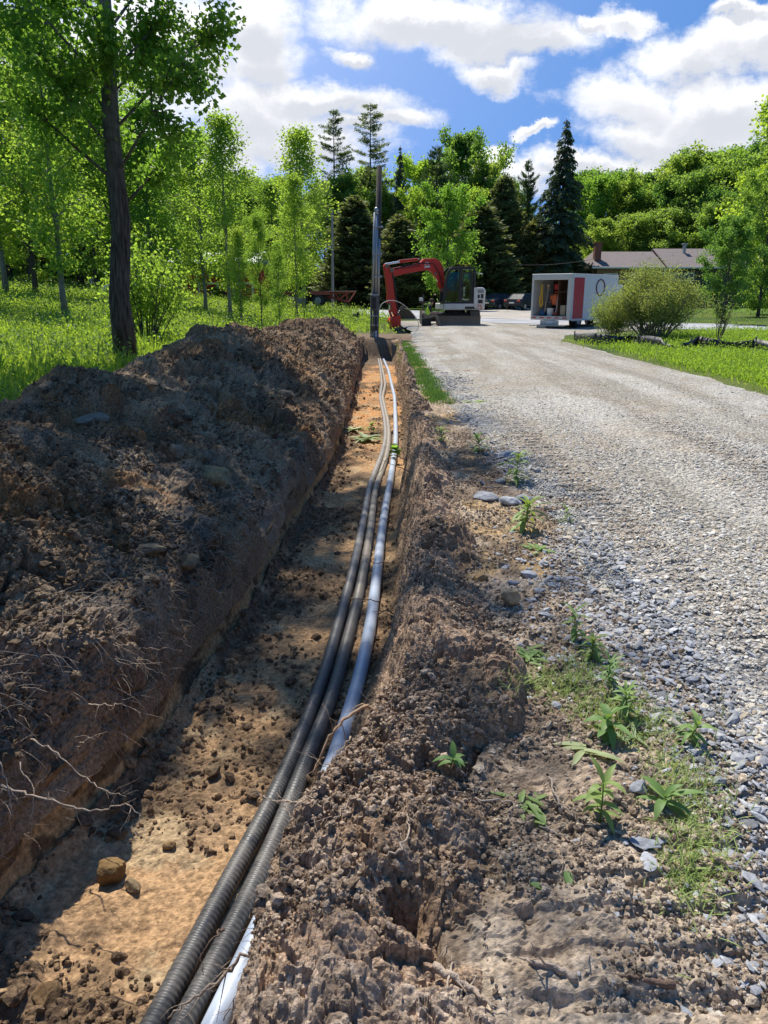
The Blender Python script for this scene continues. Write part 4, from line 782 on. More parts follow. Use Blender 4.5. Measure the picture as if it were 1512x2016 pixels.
for k, (x0, y0, x1, y1) in enumerate([(928,577,939,582.5),(928,585.5,932,592),(934,584.5,939,592),(929,594.5,938,601)]):
    m = MB(); rect(m, x0, y0, x1, y1, -1.072, -1.05, bev=.004); v = m.build('vent', M_blk, E)
m = MB()
for j in range(3): rect(m, 928.5, 578+j*1.6, 938.5, 578.6+j*1.6, -1.082, -1.070, bev=.002)
m.build('vent_slats', M_wh, E)
TXT = []; fc = bpy.data.curves.new('model_number', 'FONT'); fc.body = '75'; fc.size = .30; fc.extrude = .004; tx_ = bpy.data.objects.new('model_number', fc); link(tx_, E); px_, pz_ = ep(926.5, 611); tx_.location = TW @ Vector((px_, -1.075, pz_)); tx_.rotation_euler = (R(90), 0, R(9)); fc.materials.append(M_red); TXT.append(tx_)
# cab: black frame around tinted glass
cab_out = [ep(866,600), ep(868.5,562), ep(874,545), ep(879,540), ep(918,539), ep(922,542), ep(922.5,601)]
m = MB(); m.prism(cab_out, -1.0, -.96, TW); 
win1 = [ep(869.5,597), ep(871,563), ep(877,546.5), ep(893,546), ep(893,581), ep(890,597)]; win2 = [ep(899,597), ep(900,547.5), ep(916.5,547.5), ep(917,597)]
m.prism(cab_out, -.30, -.26, TW); 
def slab(mb, p, q, w, y0, y1): 
    d = Vector((q[0]-p[0], q[1]-p[1])); l = d.length; d /= l; n_ = Vector((-d.y, d.x))*w; mb.prism([(p[0]+n_.x,p[1]+n_.y),(p[0]-n_.x,p[1]-n_.y),(q[0]-n_.x,q[1]-n_.y),(q[0]+n_.x,q[1]+n_.y)], y0, y1, TW)
m = MB()
for yy in ((-1.03, -.95), (-.16, -.08)):
    for i in range(len(cab_out)): slab(m, cab_out[i], cab_out[(i+1) % len(cab_out)], .055, *yy)
    slab(m, ep(896,541), ep(894,600), .075, *yy)
slab(m, ep(879,540.5), ep(918,539.5), .05, -.95, -.16); slab(m, ep(866,600), ep(922,600), .06, -.95, -.16); slab(m, ep(921.5,543), ep(921.5,600), .05, -.95, -.16); m.build('cab_frame', M_blk, E)
def wf(name, poly, y):
    m = MB(); m.prism(poly, y, y+.012, TW); return m.build(name, M_gls_t, E)
def thin_glass():
    m, n, l = newmat('clear tinted glass'); o = n.new('ShaderNodeOutputMaterial'); t = n.new('ShaderNodeBsdfTransparent'); t.inputs[0].default_value = (.50, .60, .56, 1); g = n.new('ShaderNodeBsdfGlossy'); g.inputs['Roughness'].default_value = .05
    f = n.new('ShaderNodeFresnel'); f.inputs[0].default_value = 1.5; a = n.new('ShaderNodeMath'); a.operation = 'MULTIPLY_ADD'; l.new(f.outputs[0], a.inputs[0]); a.inputs[1].default_value = 1.2; a.inputs[2].default_value = .03
    z = n.new('ShaderNodeTexNoise'); z.inputs['Scale'].default_value = 3; x = n.new('ShaderNodeMixShader'); l.new(a.outputs[0], x.inputs[0]); l.new(t.outputs[0], x.inputs[1]); l.new(g.outputs[0], x.inputs[2]); l.new(x.outputs[0], o.inputs[0]); return m
M_gls_t = thin_glass()
wf('side_window', win1, -1.0); wf('side_window', win1, -.12)
m = MB()
for i in range(4): slab(m, win2[i], win2[(i+1) % 4], .035, -1.05, -1.02)
door = m.build('door', M_blk, E); m = MB(); m.prism(win2, -1.0, -.99, TW); m.build('window', M_gls_t, door); m = MB(); rect(m, 899, 592, 901.5, 594, -1.08, -1.05, bev=.005); m.build('handle', M_wh, door)
m = MB(); a, b = ep(873, 563), ep(869, 598); m.prism([(a[0]-.05,a[1]),(a[0]-.03,a[1]),(b[0]-.03,b[1]),(b[0]-.05,b[1])], -.95, -.17, TW); m.build('windscreen', M_gls_t, E)
m = MB(); rect(m, 903, 588, 915, 593, -.75, -.35, bev=.05); rect(m, 910, 570, 916, 590, -.75, -.35, bev=.05); m.build('seat', M_blk, E); m = MB(); rect(m, 884, 588, 888, 600, -.65, -.45, bev=.03); m.build('control_console', M_blk, E)
m = MB(); m.tube([TW @ Vector((*[ep(899,584)[0]], -1.06, ep(899,584)[1])), TW @ Vector((ep(915,577)[0], -1.06, ep(915,577)[1]))], .018, 6); m.build('grab_rail', M_blk, E)
m = MB(); rect(m, 880, 537, 916, 539.6, -.98, -.12, bev=.02); m.build('cab_roof', M_blk, E)
m = MB(); a = ep(929, 549); m.tube([TW @ Vector((ep(922,545)[0],-.9,ep(922,545)[1])), TW @ Vector((a[0],-1.05,a[1]))], .012, 5); m.box(a[0]-.02, a[0]+.2, -1.1, -1.0, a[1]-.03, a[1]+.02, TW, .01); m.build('mirror', M_wh, E)
# slew ring, undercarriage, blade
m = MB(); x, z0_ = ep(895, 621); m.tube([(x,0,z0_-.1),(x,0,ep(0,612)[1])], [.62, .5], 24); m.build('slew_ring', M_blk, E)
m = MB(); a, b = ep(846, 634), ep(926, 618); m.box(a[0], b[0], -.5, .9, a[1], b[1], None, .04); m.build('undercarriage', M_blk, E)
def track(x0, x1, y0, y1, zc_, rr2):
    t = MB(); n = 14; pr = [(y0+rr2-rr2*math.sin(math.pi*i/n), zc_+rr2*math.cos(math.pi*i/n)) for i in range(n+1)] + [(y1-rr2+rr2*math.sin(math.pi*i/n), zc_-rr2*math.cos(math.pi*i/n)) for i in range(n+1)]
    vs = [(x0, p[0], p[1]) for p in pr] + [(x1, p[0], p[1]) for p in pr]; k = len(pr); t.add(vs, [tuple(range(k)), tuple(range(2*k-1, k-1, -1))] + [(i, (i+1) % k, (i+1) % k+k, i+k) for i in range(k)]); o = t.build('track', M_rub, E)
    L2 = []; acc = 0
    g2 = MB()
    for i in range(k):
        p, q = Vector(pr[i]), Vector(pr[(i+1) % k]); l = (q-p).length; c = max(1, int(round(l/.13)))
        for j in range(c):
            w = p.lerp(q, (j+.5)/c); d = (q-p).normalized(); nn_ = Vector((d.y, -d.x)); cen = Vector((y0+(y1-y0)/2, zc_)); 
            if (w-cen).dot(nn_) < 0: nn_ = -nn_
            u1, u2 = w + d*.02, w - d*.02; h1, h2 = u1+nn_*.03, u2+nn_*.03
            g2.add([(x0,*u1),(x1,*u1),(x1,*u2),(x0,*u2),(x0,*h1),(x1,*h1),(x1,*h2),(x0,*h2)], [(0,1,2,3),(4,7,6,5),(0,4,5,1),(1,5,6,2),(2,6,7,3),(3,7,4,0)])
    g2.build('tread', M_mud, o); return o
a = ep(831.5, 638); b = ep(848.5, 619.5); track(a[0], b[0], -1.15, 1.5, .34, .33)
a = ep(921, 638); b = ep(939, 617.5); track(a[0], b[0], -.95, 1.6, .36, .35)
bl = [ep(858, 637.5), ep(858.5, 620), ep(938, 623.5), ep(937, 639.5)]
m = MB(); prof_ = [(-1.62, 0.02), (-1.52, .1), (-1.47, .25), (-1.5, .42), (-1.56, .50), (-1.5, .50), (-1.42, .40), (-1.39, .25), (-1.44, .1), (-1.55, 0.02)]
x0, x1 = ep(857, 0)[0], ep(937.5, 0)[0]; kk = len(prof_); vs = [(x0, p, q) for p, q in prof_] + [(x1, p, q) for p, q in prof_]; m.add(vs, [tuple(range(kk)), tuple(range(2*kk-1, kk-1, -1))] + [(i, (i+1) % kk, (i+1) % kk+kk, i+kk) for i in range(kk)]); m.build('dozer_blade', M_mud, E)
m = MB(); m.tube([(x0+.5,-1.4,.25),(x0+.6,-.4,.38)], .07, 8); m.build('blade_arm', M_mud, E); m = MB(); m.tube([(x1-.5,-1.4,.25),(x1-.6,-.4,.38)], .07, 8); m.build('blade_arm', M_mud, E)
# boom, stick, bucket, cylinders (drawn in the arm plane, turned towards the camera side)
TA = Matrix.Translation((ep(872,0)[0], -.15, 0)) @ Matrix.Rotation(R(14), 4, 'Z') @ Matrix.Translation((-ep(872,0)[0], 0, 0))
def arm(name, poly, w, mat, bev=.02, parent=None):
    m = MB(); m.prism([ep(x, y) for x, y in poly], -w, w, TA); return m.build(name, mat, parent or E, False, bev)
boom = arm('boom', [(770,553),(767,546),(773,540),(800,534),(826,529.5),(832,523),(852,521.5),(860,524),(867,531),(871,541),(872.5,556),(876,566),(886,578),(883,588),(876,588),(866,570),(857,556),(849,546.5),(842,542),(820,545),(795,549.5),(781,553)], .15, M_red)
arm('stick', [(757,537),(760,532),(766,532.5),(769,538),(774,546),(775.5,560),(777,580),(780,600),(785.5,620),(781,624),(776,621),(770,601),(764,600),(764,585),(761.5,560)], .12, M_red)
arm('boom_rod', [(761,534.5),(759.5,531.5),(789,526),(789.5,529.5)], .05, M_chr)
arm('boom_cylinder', [(788,530.5),(787,525),(822,521.5),(823,526.5)], .085, M_red)
arm('lift_rod', [(853,549),(855.5,547.5),(863,562),(860.5,563.5)], .04, M_chr)
arm('lift_cylinder', [(859,564),(864,561),(872,579),(867,581)], .08, M_red)
arm('bucket_rod', [(767.5,600),(770.5,600),(771,616),(768,616)], .04, M_chr)
arm('bucket_cylinder', [(764,565),(769,565),(771,602),(766,602)], .07, M_red)
arm('bucket_link', [(767,613),(771,612),(786,612.5),(786,615.5),(772,616),(776,628),(773,630)], .09, M_red)
arm('hydraulic_hose', [(771,545),(773,544),(779,566),(781,585),(784,600),(786,616),(784,616),(781.5,600),(779,586),(776,566)], .16, M_blk, .006)
bk = [(768,632),(771,626),(779,622.5),(786,621.5),(788,630),(787.5,638),(792,646),(797,650),(789,654),(778,653.5),(772,648),(771,638)]
bu = arm('bucket', bk, .38, M_red, .03)
m = MB(); m.prism([ep(x, y) for x, y in [(771,646),(789,641),(799,650.5),(790,656),(777,656),(771,651)]], -.40, .40, TA); m.build('bucket_lip', M_mud, bu)
m = MB()
for i in range(5): yy = -.36+i*.16; m.prism([ep(797,649), ep(803,650), ep(797,654)], yy, yy+.08, TA)
m.build('teeth', M_mud, bu)
for px_j, py_j, rj in ((763,536,.09),(772,543,.10),(870,577,.11),(855,549,.07),(785,621,.08),(769,602,.06),(824,524.5,.07)):
    a_, b_ = ep(px_j, py_j); m = MB(); m.tube([TA @ Vector((a_, -.20, b_)), TA @ Vector((a_, .20, b_))], rj, 12); m.build('pivot_pin', M_mud, boom)
for k_ in range(2):
    m = MB(); hp_ = [ep(x, y) for x, y in ((868,570),(862,548),(850,531),(826,531),(800,534+k_*1.5),(778,540+k_*1.5))]; m.tube([TA @ Vector((a, -.17-.02*k_, b)) for a, b in hp_], .022, 6); m.build('hydraulic_line', M_blk, boom)
m = MB(); a_, b_ = ep(792, 538); m.box(a_, a_+.95, -.162, -.152, b_-.09, b_-.03, TA @ Matrix.Translation((a_, 0, b_)) @ Matrix.Rotation(R(-9), 4, 'Y') @ Matrix.Translation((-a_, 0, -b_))); m.build('dark_lettering_band', paint('dark red band', (.22, .012, .012), .5), boom)
m = MB(); cx0, cz0 = ep(838, 532.5)
ring = [TA @ Vector((cx0+.10*math.cos(t), -.165, cz0+.09*math.sin(t))) for t in np.linspace(R(110), R(430), 22)]; m.tube(ring, .02, 5); m.tube([TA @ Vector((cx0, -.165, cz0)), TA @ Vector((cx0+.02, -.165, cz0+.12))], .022, 5)
m.prism([ep(833,538.5), ep(833.5,536.5), ep(844,535), ep(844.5,537.5)], -.168, -.155, TA); m.build('emblem', M_white, boom)

# ---------------- worker sitting by the tracks
def person(name, J, Rr, edges, mat):
    me = bpy.data.meshes.new(name); ks = list(J); me.from_pydata([J[k] for k in ks], [(ks.index(a), ks.index(b)) for a, b in edges], []); o = bpy.data.objects.new(name, me); link(o)
    md = o.modifiers.new('skin', 'SKIN'); me.skin_vertices or me.attributes
    if not me.skin_vertices: 
        bpy.context.view_layer.objects.active = o
    sv = me.skin_vertices[0].data
    for i, k in enumerate(ks):
        sv[i].radius = Rr[k] if isinstance(Rr[k], tuple) else (Rr[k], Rr[k]); sv[i].use_root = (i == 0)
    sb_ = o.modifiers.new('sub', 'SUBSURF'); sb_.levels = 2; sb_.render_levels = 2; me.materials.append(mat); return o
pp = aty(840, 620, 39.3); px0, py0 = pp.x, 39.3
J = {'pelvis':(0,0,.50),'belly':(.03,0,.66),'chest':(.10,0,.86),'neck':(.19,0,1.02),'head0':(.24,0,1.09),'head':(.27,0,1.20),
     'shl':(.13,-.18,.95),'ell':(.22,-.24,.68),'wrl':(.46,-.17,.64),'hl':(.54,-.15,.66),'shr':(.13,.18,.95),'elr':(.24,.24,.69),'wrr':(.47,.15,.66),'hr':(.55,.12,.68),
     'hipl':(.02,-.10,.48),'knl':(.47,-.13,.55),'anl':(.62,-.12,.12),'tol':(.78,-.12,.05),'hipr':(.02,.10,.48),'knr':(.45,.14,.54),'anr':(.55,.14,.12),'tor':(.71,.14,.05)}
Rr2 = {'pelvis':(.15,.12),'belly':(.14,.12),'chest':(.15,.12),'neck':.055,'head0':.07,'head':(.085,.10),'shl':.07,'ell':.045,'wrl':.03,'hl':.035,'shr':.07,'elr':.045,'wrr':.03,'hr':.035,'hipl':.09,'knl':.065,'anl':.045,'tol':.04,'hipr':.09,'knr':.065,'anr':.045,'tor':.04}
ED = [('pelvis','belly'),('belly','chest'),('chest','neck'),('neck','head0'),('head0','head'),('chest','shl'),('shl','ell'),('ell','wrl'),('wrl','hl'),('chest','shr'),('shr','elr'),('elr','wrr'),('wrr','hr'),('pelvis','hipl'),('hipl','knl'),('knl','anl'),('anl','tol'),('pelvis','hipr'),('hipr','knr'),('knr','anr'),('anr','tor')]
try:
    P_ = person('person', J, Rr2, ED, M_skin); P_.location = (px0, py0, 0); tag(P_, 'man in a lime hi-vis vest sitting by the excavator tracks, hands forward', 'person')
    def cloth(name, keys, grow, mat):
        K = {k: J[k] for k in keys}; rr3 = {k: tuple(x+grow for x in Rr2[k]) if isinstance(Rr2[k], tuple) else Rr2[k]+grow for k in keys}; o = person(name, K, rr3, [e for e in ED if e[0] in K and e[1] in K], mat); o.parent = P_; return o
    cloth('shirt', ['pelvis','belly','chest','neck','shl','ell','shr','elr'], .012, M_dk); cloth('vest', ['belly','chest','shl','shr','pelvis'], .030, M_vis)
    o = cloth('trousers', ['pelvis','hipl','knl','anl','hipr','knr','anr'], .018, M_kh); o = cloth('boot', ['anl','tol'], .02, M_boot); o = cloth('boot', ['anr','tor'], .02, M_boot)
    m = MB(); v_, f_ = ico(2); m.add([(.245+.118*x, .112*y, 1.235+.115*z) if not (x > .3 and z < .25) else (.245+.05*x, .09*y, 1.24+.08*z) for x, y, z in v_], [tuple(int(i) for i in q) for q in f_]); m.build('hair', M_hair, P_, True)
    m = MB(); m.add([(.345, -.012, 1.20), (.345, .012, 1.20), (.378, 0, 1.165), (.345, 0, 1.15)], [(0,2,1),(0,3,2),(1,2,3)]); m.build('nose', M_skin, P_)
    m = MB(); m.tube([(.10-.125,-.165,.80),(.10+.13,-.165,.80)], .018, 6); m.tube([(.06-.145,-.16,.66),(.06+.12,-.16,.66)], .018, 6); m.build('reflective_band', M_refl, P_)
    for sy, hz, hx in ((-.15,.66,.54), (.12,.68,.55)):
        m = MB()
        for j in range(4): m.tube([(hx+.02, sy-.03+j*.02, hz), (hx+.06, sy-.03+j*.02, hz+.005), (hx+.085-.006*abs(j-1.5), sy-.03+j*.02, hz-.025)], [.010,.009,.007], 5)
        m.tube([(hx, sy+(.035 if sy < 0 else -.035), hz), (hx+.045, sy+(.05 if sy < 0 else -.05), hz+.02)], [.012, .008], 5)
        m.build('fingers', M_skin, P_)
except Exception as e_: print('person failed', e_)
m = MB(); m.box(px0+.56, px0+.575, py0-.19, py0-.11, .66, .82, None, .003); tag(m.build('phone', M_blk), 'small dark phone held by the seated man', 'phone')
a = aty(831.5, 638, 39.5); m = MB(); m.box(px0-.24, px0+.22, py0-.22, py0+.35, 0, .37, None, .03); o = m.build('equipment_case', M_rub); tag(o, 'low black ribbed case that the man in the hi-vis vest sits on', 'case')
m = MB()
for i in range(5): m.box(px0-.22+i*.09, px0-.19+i*.09, py0-.235, py0-.222, .03, .33, None, .004)
m.build('rib', M_blk, o)

# ---------------- conduit pole
PY = 29.6; pX = pix(737, 640)[0]*PY
Pz = -.72; pole = empty('conduit_pole', (pX, PY, Pz)); tag(pole, 'tall pole with grey riser conduits rising out of the far end of the trench', 'pole')
def pl(px, py, dy=0): q = aty(px, py, PY+dy); return (q.x-pX, dy, q.z-Pz)
m = MB(); m.tube([(pl(738,690)[0],.12,0), pl(747.3,326,.12)], [.125,.095], 12); m.build('wooden_pole', paint('weathered pole', (.085,.07,.06), .9, 0, .8, (.045,.038,.033), 8, .6), pole, True)
for a, b, rr4, top in ((733.5,738.3,.052,418),(739.5,742.2,.055,416),(744.5,746.5,.045,470)):
    m = MB(); m.tube([pl(a,583), pl(b,top)], rr4, 12); m.build('riser_conduit', M_stl, pole, True)
m = MB(); x, y_, z_ = pl(741, 413); v_, f_ = ico(2); m.add([(x+.085*p, y_+.085*q, z_+.09*w) for p, q, w in v_], [tuple(int(i) for i in q) for q in f_]); m.tube([(x,y_,z_-.15),(x,y_,z_)], .07, 12); m.build('weather_head', M_stl, pole, True)
for py_i in (447, 500, 545):
    m = MB(); x, y_, z_ = pl(741+ (545-py_i)*.025, py_i); m.box(x-.16, x+.14, -.07, .1, z_-.02, z_+.025, None, .006); m.box(x+.10, x+.2, -.06, .0, z_-.03, z_+.05, None, .01); m.build('strap_bracket', M_stl, pole)
for a, b in ((730.5,731.5),(736.5,737.5),(742.5,743)):
    m = MB(); m.tube([pl(a,690,-.05), pl(b,583,-.03)], .042, 10); m.build('cable_guard', paint('dark guard pipe', (.10,.105,.11), .5, .3, .5, (.17,.15,.12), 6), pole, True)
m = MB(); x0_, _, z1_ = pl(729.5, 580); x1_, _, z0__ = pl(744, 612); m.box(x0_, x1_, -.12, -.01, z0__, z1_, None, .02); bx_ = m.build('splice_box', paint('dark grey box', (.085,.088,.09), .55, 0, .5, (.2,.17,.13), 8), pole)
m = MB(); m.box(x0_+.05, x1_-.07, -.15, -.118, z0__+.08, z1_-.1, None, .01); m.build('cover', M_blk, bx_); m = MB(); m.box(x0_-.02, x1_+.02, -.14, 0, z1_-.03, z1_+.02, None, .005); m.build('cap', M_stl, bx_)
for py_i in (622, 640, 660):
    m = MB(); x, y_, z_ = pl(737, py_i); m.box(x-.17, x+.15, -.12, .05, z_-.012, z_+.014, None, .004); m.build('band', M_stl, pole)
m = MB(); q = [pl(x, y) for x, y in ((747,452),(750,480),(755,510),(752,560),(746,600))]; m.tube(q, .010, 5); m.build('drip_wire', M_blk, pole)

# curved cable looping from the pole to the ground by the bucket
def cable(name, pts, rad, mat, label, cat='cable', n=60, sides=8, group=None):
    P0 = np.array([list(p) for p in pts], float); t = np.arange(len(P0)); tt = np.linspace(0, len(P0)-1, n); q = np.stack([np.interp(tt, t, P0[:, i]) for i in range(3)], 1)
    for _ in range(max(2, int(n/len(P0)*.8))): q[1:-1] = (q[:-2]+q[1:-1]*2+q[2:])/4
    m = MB(); m.tube([tuple(p) for p in q], rad, sides); o = m.build(name, mat, None, True); return tag(o, label, cat, group)
lp = [(746,610),(752,597),(765,591.5),(780,592),(795,600),(808,612),(820,626),(825,638),(822,650),(812,659),(796,666),(788,671)]
dist = np.linspace(29.7, 30.5, len(lp)-4).tolist() + [30.6, 30.5, 30.2, 29.0]
cable('looped_cable', [aty(x, y, d) for (x, y), d in zip(lp, dist)], .014, paint('whitish cable', (.55,.54,.50), .5, 0, .7, (.22,.18,.14), 1.2), 'pale cable looping from the conduit pole down to the ground')

# second pole, wires
q0 = aty(655, 600, 76); m = MB(); zt = aty(655, 411, 76).z; m.tube([(q0.x,76,gz1(q0.x,76)-.5),(q0.x+.1,76,zt)], [.15,.11], 10); p2 = m.build('utility_pole', paint('grey pole wood', (.30,.29,.27), .9, 0, .5, (.2,.19,.17), 5)); p2_ = p2; tag(p2, 'plain grey wooden utility pole beyond the red flatbed trailer', 'utility pole')
def wire(x0, y0, Y0, x1, y1, Y1, sag, label, rad=.018):
    a, b = aty(x0, y0, Y0), aty(x1, y1, Y1); pts = [a.lerp(b, t) - Vector((0, 0, sag*4*t*(1-t))) for t in np.linspace(0, 1, 12)]; m = MB(); m.tube(pts, rad, 4); return tag(m.build('overhead_wire', M_blk), label, 'wire')
wire(655, 414, 76, 560, 500, 60, .6, 'thin black wire sloping left from the top of the grey utility pole'); wire(655, 425, 76, 620, 462, 80, .3, 'short lower black wire leaving the grey utility pole')
wire(955, 514, 80, 1178, 508, 78, .5, 'thin pale wire strung in front of the spruce to the house')

# ---------------- flatbed trailer
Yt = 72; st = Yt/FPX; t0 = aty(640, 600, Yt); tr_ = empty('flatbed_trailer', (t0.x, Yt, gz1(t0.x, Yt))); tag(tr_, 'long faded red flatbed trailer parked along the crossing road', 'trailer')
gz_t = gz1(t0.x, Yt)
def tp(x, y): return ((x-640)*st, CAMH - gz_t + (577.5-y)*st)
m = MB(); m.prism([tp(536,576), tp(648,574.5), tp(652,577.5), tp(648,581), tp(536,580)], -1.3, 1.3); m.build('deck', M_redd, tr_)
m = MB(); m.prism([tp(584,574.2), tp(699,573.2), tp(699,575), tp(584,576.5)], -1.25, 1.25); m.build('deck_boards', paint('trailer boards', (.30,.20,.15), .8, 0, .6, (.18,.12,.09), 3), tr_)
for yy_ in (-.9, .8):
    m = MB()
    for (xa_, ya_), (xb_, yb_), w_ in (((646,578.5),(698,574.8),1.6),((646,584),(684,594),1.4),((697,576),(684,594),1.3),((660,578),(668,589),.9),((668,589),(682,577),.9),((682,577),(682,593),.9),((652,578),(655,586),.9)):
        pa_, pb_ = tp(xa_, ya_), tp(xb_, yb_); m.tube([(pa_[0], yy_, pa_[1]), (pb_[0], yy_, pb_[1])], w_*st, 4)
    m.build('gooseneck_frame', M_redd, tr_)
for xx in (597, 629):
    w = MB(); cx, cz = tp(xx, 591); R_ = .54
    for yy in (-1.28, .85):
        w.tube([(cx, yy, cz), (cx, yy+.42, cz)], R_, 20)
    wh = w.build('wheel', M_rub, tr_); w = MB(); w.tube([(cx, -1.31, cz), (cx, -1.25, cz)], [.27, .30], 16); w.build('rim', paint('grey rim', (.28,.30,.30), .6), wh)
m = MB(); m.prism([tp(588,581), tp(650,581), tp(650,593), tp(588,592)], -.6, .6); m.build('chassis', M_blk, tr_)
m = MB(); m.prism([tp(663,581), tp(665,581), tp(665,597), tp(663,597)], -.5, -.4); m.build('landing_leg', M_blk, tr_)

# ---------------- box truck
Yk = 36.3; kx = aty(1124, 600, Yk).x; K = empty('box_truck', (kx, Yk, 0), R(-42)); tag(K, 'small white box truck with open rear full of tools and a red stripe', 'truck')
# local: x right across the rear (0 = right rear corner, negative = left), y forward, z up
W_, H0_, H1_, LN = 2.1, .43, 2.42, 4.6
m = MB()
m.box(-W_, -W_+.10, 0, .12, H0_-.05, H1_, None, .015); m.box(-.22, 0, 0, .12, H0_-.05, H1_, None, .015); m.box(-W_+.10, -.22, 0, .12, H1_-.24, H1_, None, .015); m.box(-W_+.1, -.22, 0, .12, H0_-.05, H0_+.13, None, .01); m.build('rear_frame', M_wh, K)
m = MB(); m.box(-.04, -.006, .121, LN, H0_, H1_-.03); m.build('side_panel', M_white, K); m = MB(); m.box(-W_+.006, -W_+.04, .121, LN, H0_, H1_-.03); m.build('side_panel', M_white, K)
m = MB(); m.box(-W_+.04, -.04, LN-.04, LN, H0_, H1_-.03); m.build('front_panel', M_white, K)
m = MB(); m.box(-W_-.01, .01, .0, LN, H1_-.028, H1_+.03, None, .01); m.build('roof', M_white, K); m = MB(); m.box(-W_+.04, -.04, .121, LN-.04, H0_, H0_+.05); m.build('floor', paint('truck floor', (.05,.045,.04), .9), K)
m = MB(); m.box(-.004, .006, .20, 1.15, H0_+.02, H1_-.14); m.build('red_stripe', paint('red stripe paint', (.50,.012,.015), .4), K)
m = MB(); m.box(-.03, .02, .13, LN, H0_-.08, H0_+.0, None, .01); m.build('skirt_rail', M_wh, K)
m = MB(); ring = [(.012, 2.75+.42*math.cos(t), 1.85+.36*math.sin(t)) for t in np.linspace(0, 2*math.pi, 40)]; m.tube(ring, .03, 6, caps=False); m.build('ring_logo', paint('dark red ring', (.12,.03,.05), .5), K)
for i in range(5):
    m = MB(); xx = -W_+.10+i*.40; m.box(xx, xx+.22, -.012, -.002, H0_+.03, H0_+.08); m.build('reflector', M_red, K)
m = MB(); m.box(-1.55, -.60, -.02, .05, H0_-.27, H0_-.06, None, .01); m.build('plate_panel', M_wh, K); m = MB(); m.box(-1.2, -.88, -.032, -.021, H0_-.23, H0_-.08, None, .004); m.build('licence_plate', M_white, K)
m = MB(); m.box(-1.95, -.15, -.32, -.12, H0_-.32, H0_-.26, None, .01); m.box(-1.6, -1.1, -.25, -.15, H0_-.42, H0_-.3, None, .01); m.build('step_bumper', M_stl, K)
for xx in (-1.75, -.40):
    for yy in (1.2,):
        w = MB(); w.tube([(xx-.13, yy, .34), (xx+.17, yy, .34)], .34, 18); wh = w.build('wheel', M_rub, K); w = MB(); w.tube([(xx+.171, yy, .34), (xx+.2, yy, .34)], .17, 12); w.build('rim', M_stl, wh)
for xx in (-1.75, -.25):
    w = MB(); w.tube([(xx-.1, LN+.6, .34), (xx+.12, LN+.6, .34)], .34, 18); w.build('wheel', M_rub, K)
m = MB(); m.box(-W_+.1, -.1, LN+.02, LN+1.7, .45, 1.35, None, .12); m.prism([(-W_+.15, 1.3), (-.15, 1.3), (-.25, 2.0), (-W_+.25, 2.0)], LN+.05, LN+1.1); m.build('cab', M_white, K, False, .04)
m = MB(); m.box(-1.3, -.7, .3, LN+1, .38, .44); m.build('chassis', M_blk, K)
ply = paint('plywood', (.10,.045,.022), .8, 0, .5, (.05,.025,.015), 4)
for nm_, bx4 in (('partition', (-W_+.05, -.9, 1.9, 1.93, H0_+.05, H1_-.1)), ('partition_post', (-.78, -.74, .14, .5, H0_+.13, H1_-.25)), ('shelf', (-.70, -.05, .5, .9, H0_+.5, H0_+.54)), ('shelf', (-.70, -.05, .14, .9, H0_+1.2, H0_+1.23))):
    m = MB(); m.box(*bx4); m.build(nm_, ply, K)
def inK(x, y, z): return K.matrix_world @ Vector((x, y, z)) if False else Matrix.Translation(K.location) @ Matrix.Rotation(R(-42), 4, 'Z') @ Vector((x, y, z))
def kthing(name, label, cat, mb, mat, bev=0):
    o = mb.build(name, mat, None, False, bev); o.location = K.location; o.rotation_euler = K.rotation_euler; return tag(o, label, cat)
m = MB(); m.tube([(-1.78,.35,2.0),(-1.76,.3,1.6),(-1.82,.3,1.25),(-1.74,.28,.95)], [.02,.04,.06,.03], 7); m.tube([(-1.74,.35,2.0),(-1.7,.3,1.5),(-1.66,.3,1.1),(-1.74,.28,.95)], [.02,.03,.04,.03], 7); kthing('rope', 'yellow rope hanging inside the left of the open truck', 'rope', m, paint('yellow rope', (.62,.36,.04), .8))
m = MB(); m.box(-1.38,-1.02,.55,.75,1.05,1.55,None,.09); m.box(-1.45,-1.34,.58,.7,1.2,1.5,None,.03); m.box(-1.06,-.96,.58,.7,1.2,1.5,None,.03); kthing('orange_jacket', 'orange jacket hung up in the middle of the open truck', 'jacket', m, paint('orange cloth', (.75,.16,.05), .8))
m = MB(); m.tube([(-1.3,.45,H0_+.12),(-1.3,.45,H0_+.48)], [.14,.18], 16); kthing('bucket', 'whitish bucket standing on the floor of the open truck', 'bucket', m, M_white)
m = MB(); m.box(-1.8,-1.55,.3,.55,H0_+.14,H0_+.36,None,.03); kthing('cool_box', 'small blue box at the left of the truck floor', 'box', m, paint('blue plastic', (.02,.10,.22), .5))
m = MB(); m.box(-1.08,-.85,.25,.5,H0_+.14,H0_+.30,None,.03); m.tube([(-1.05,.37,H0_+.3),(-.97,.37,H0_+.36),(-.88,.37,H0_+.3)], .012, 5); kthing('tool_box', 'small dark red toolbox on the floor of the open truck', 'box', m, paint('dull red plastic', (.35,.05,.04), .5))
m = MB(); m.box(-.70,-.42,.25,.6,H0_+.14,H0_+.62,None,.02); kthing('carton', 'tan carton on the right of the open truck floor', 'box', m, paint('cardboard', (.42,.33,.22), .9))
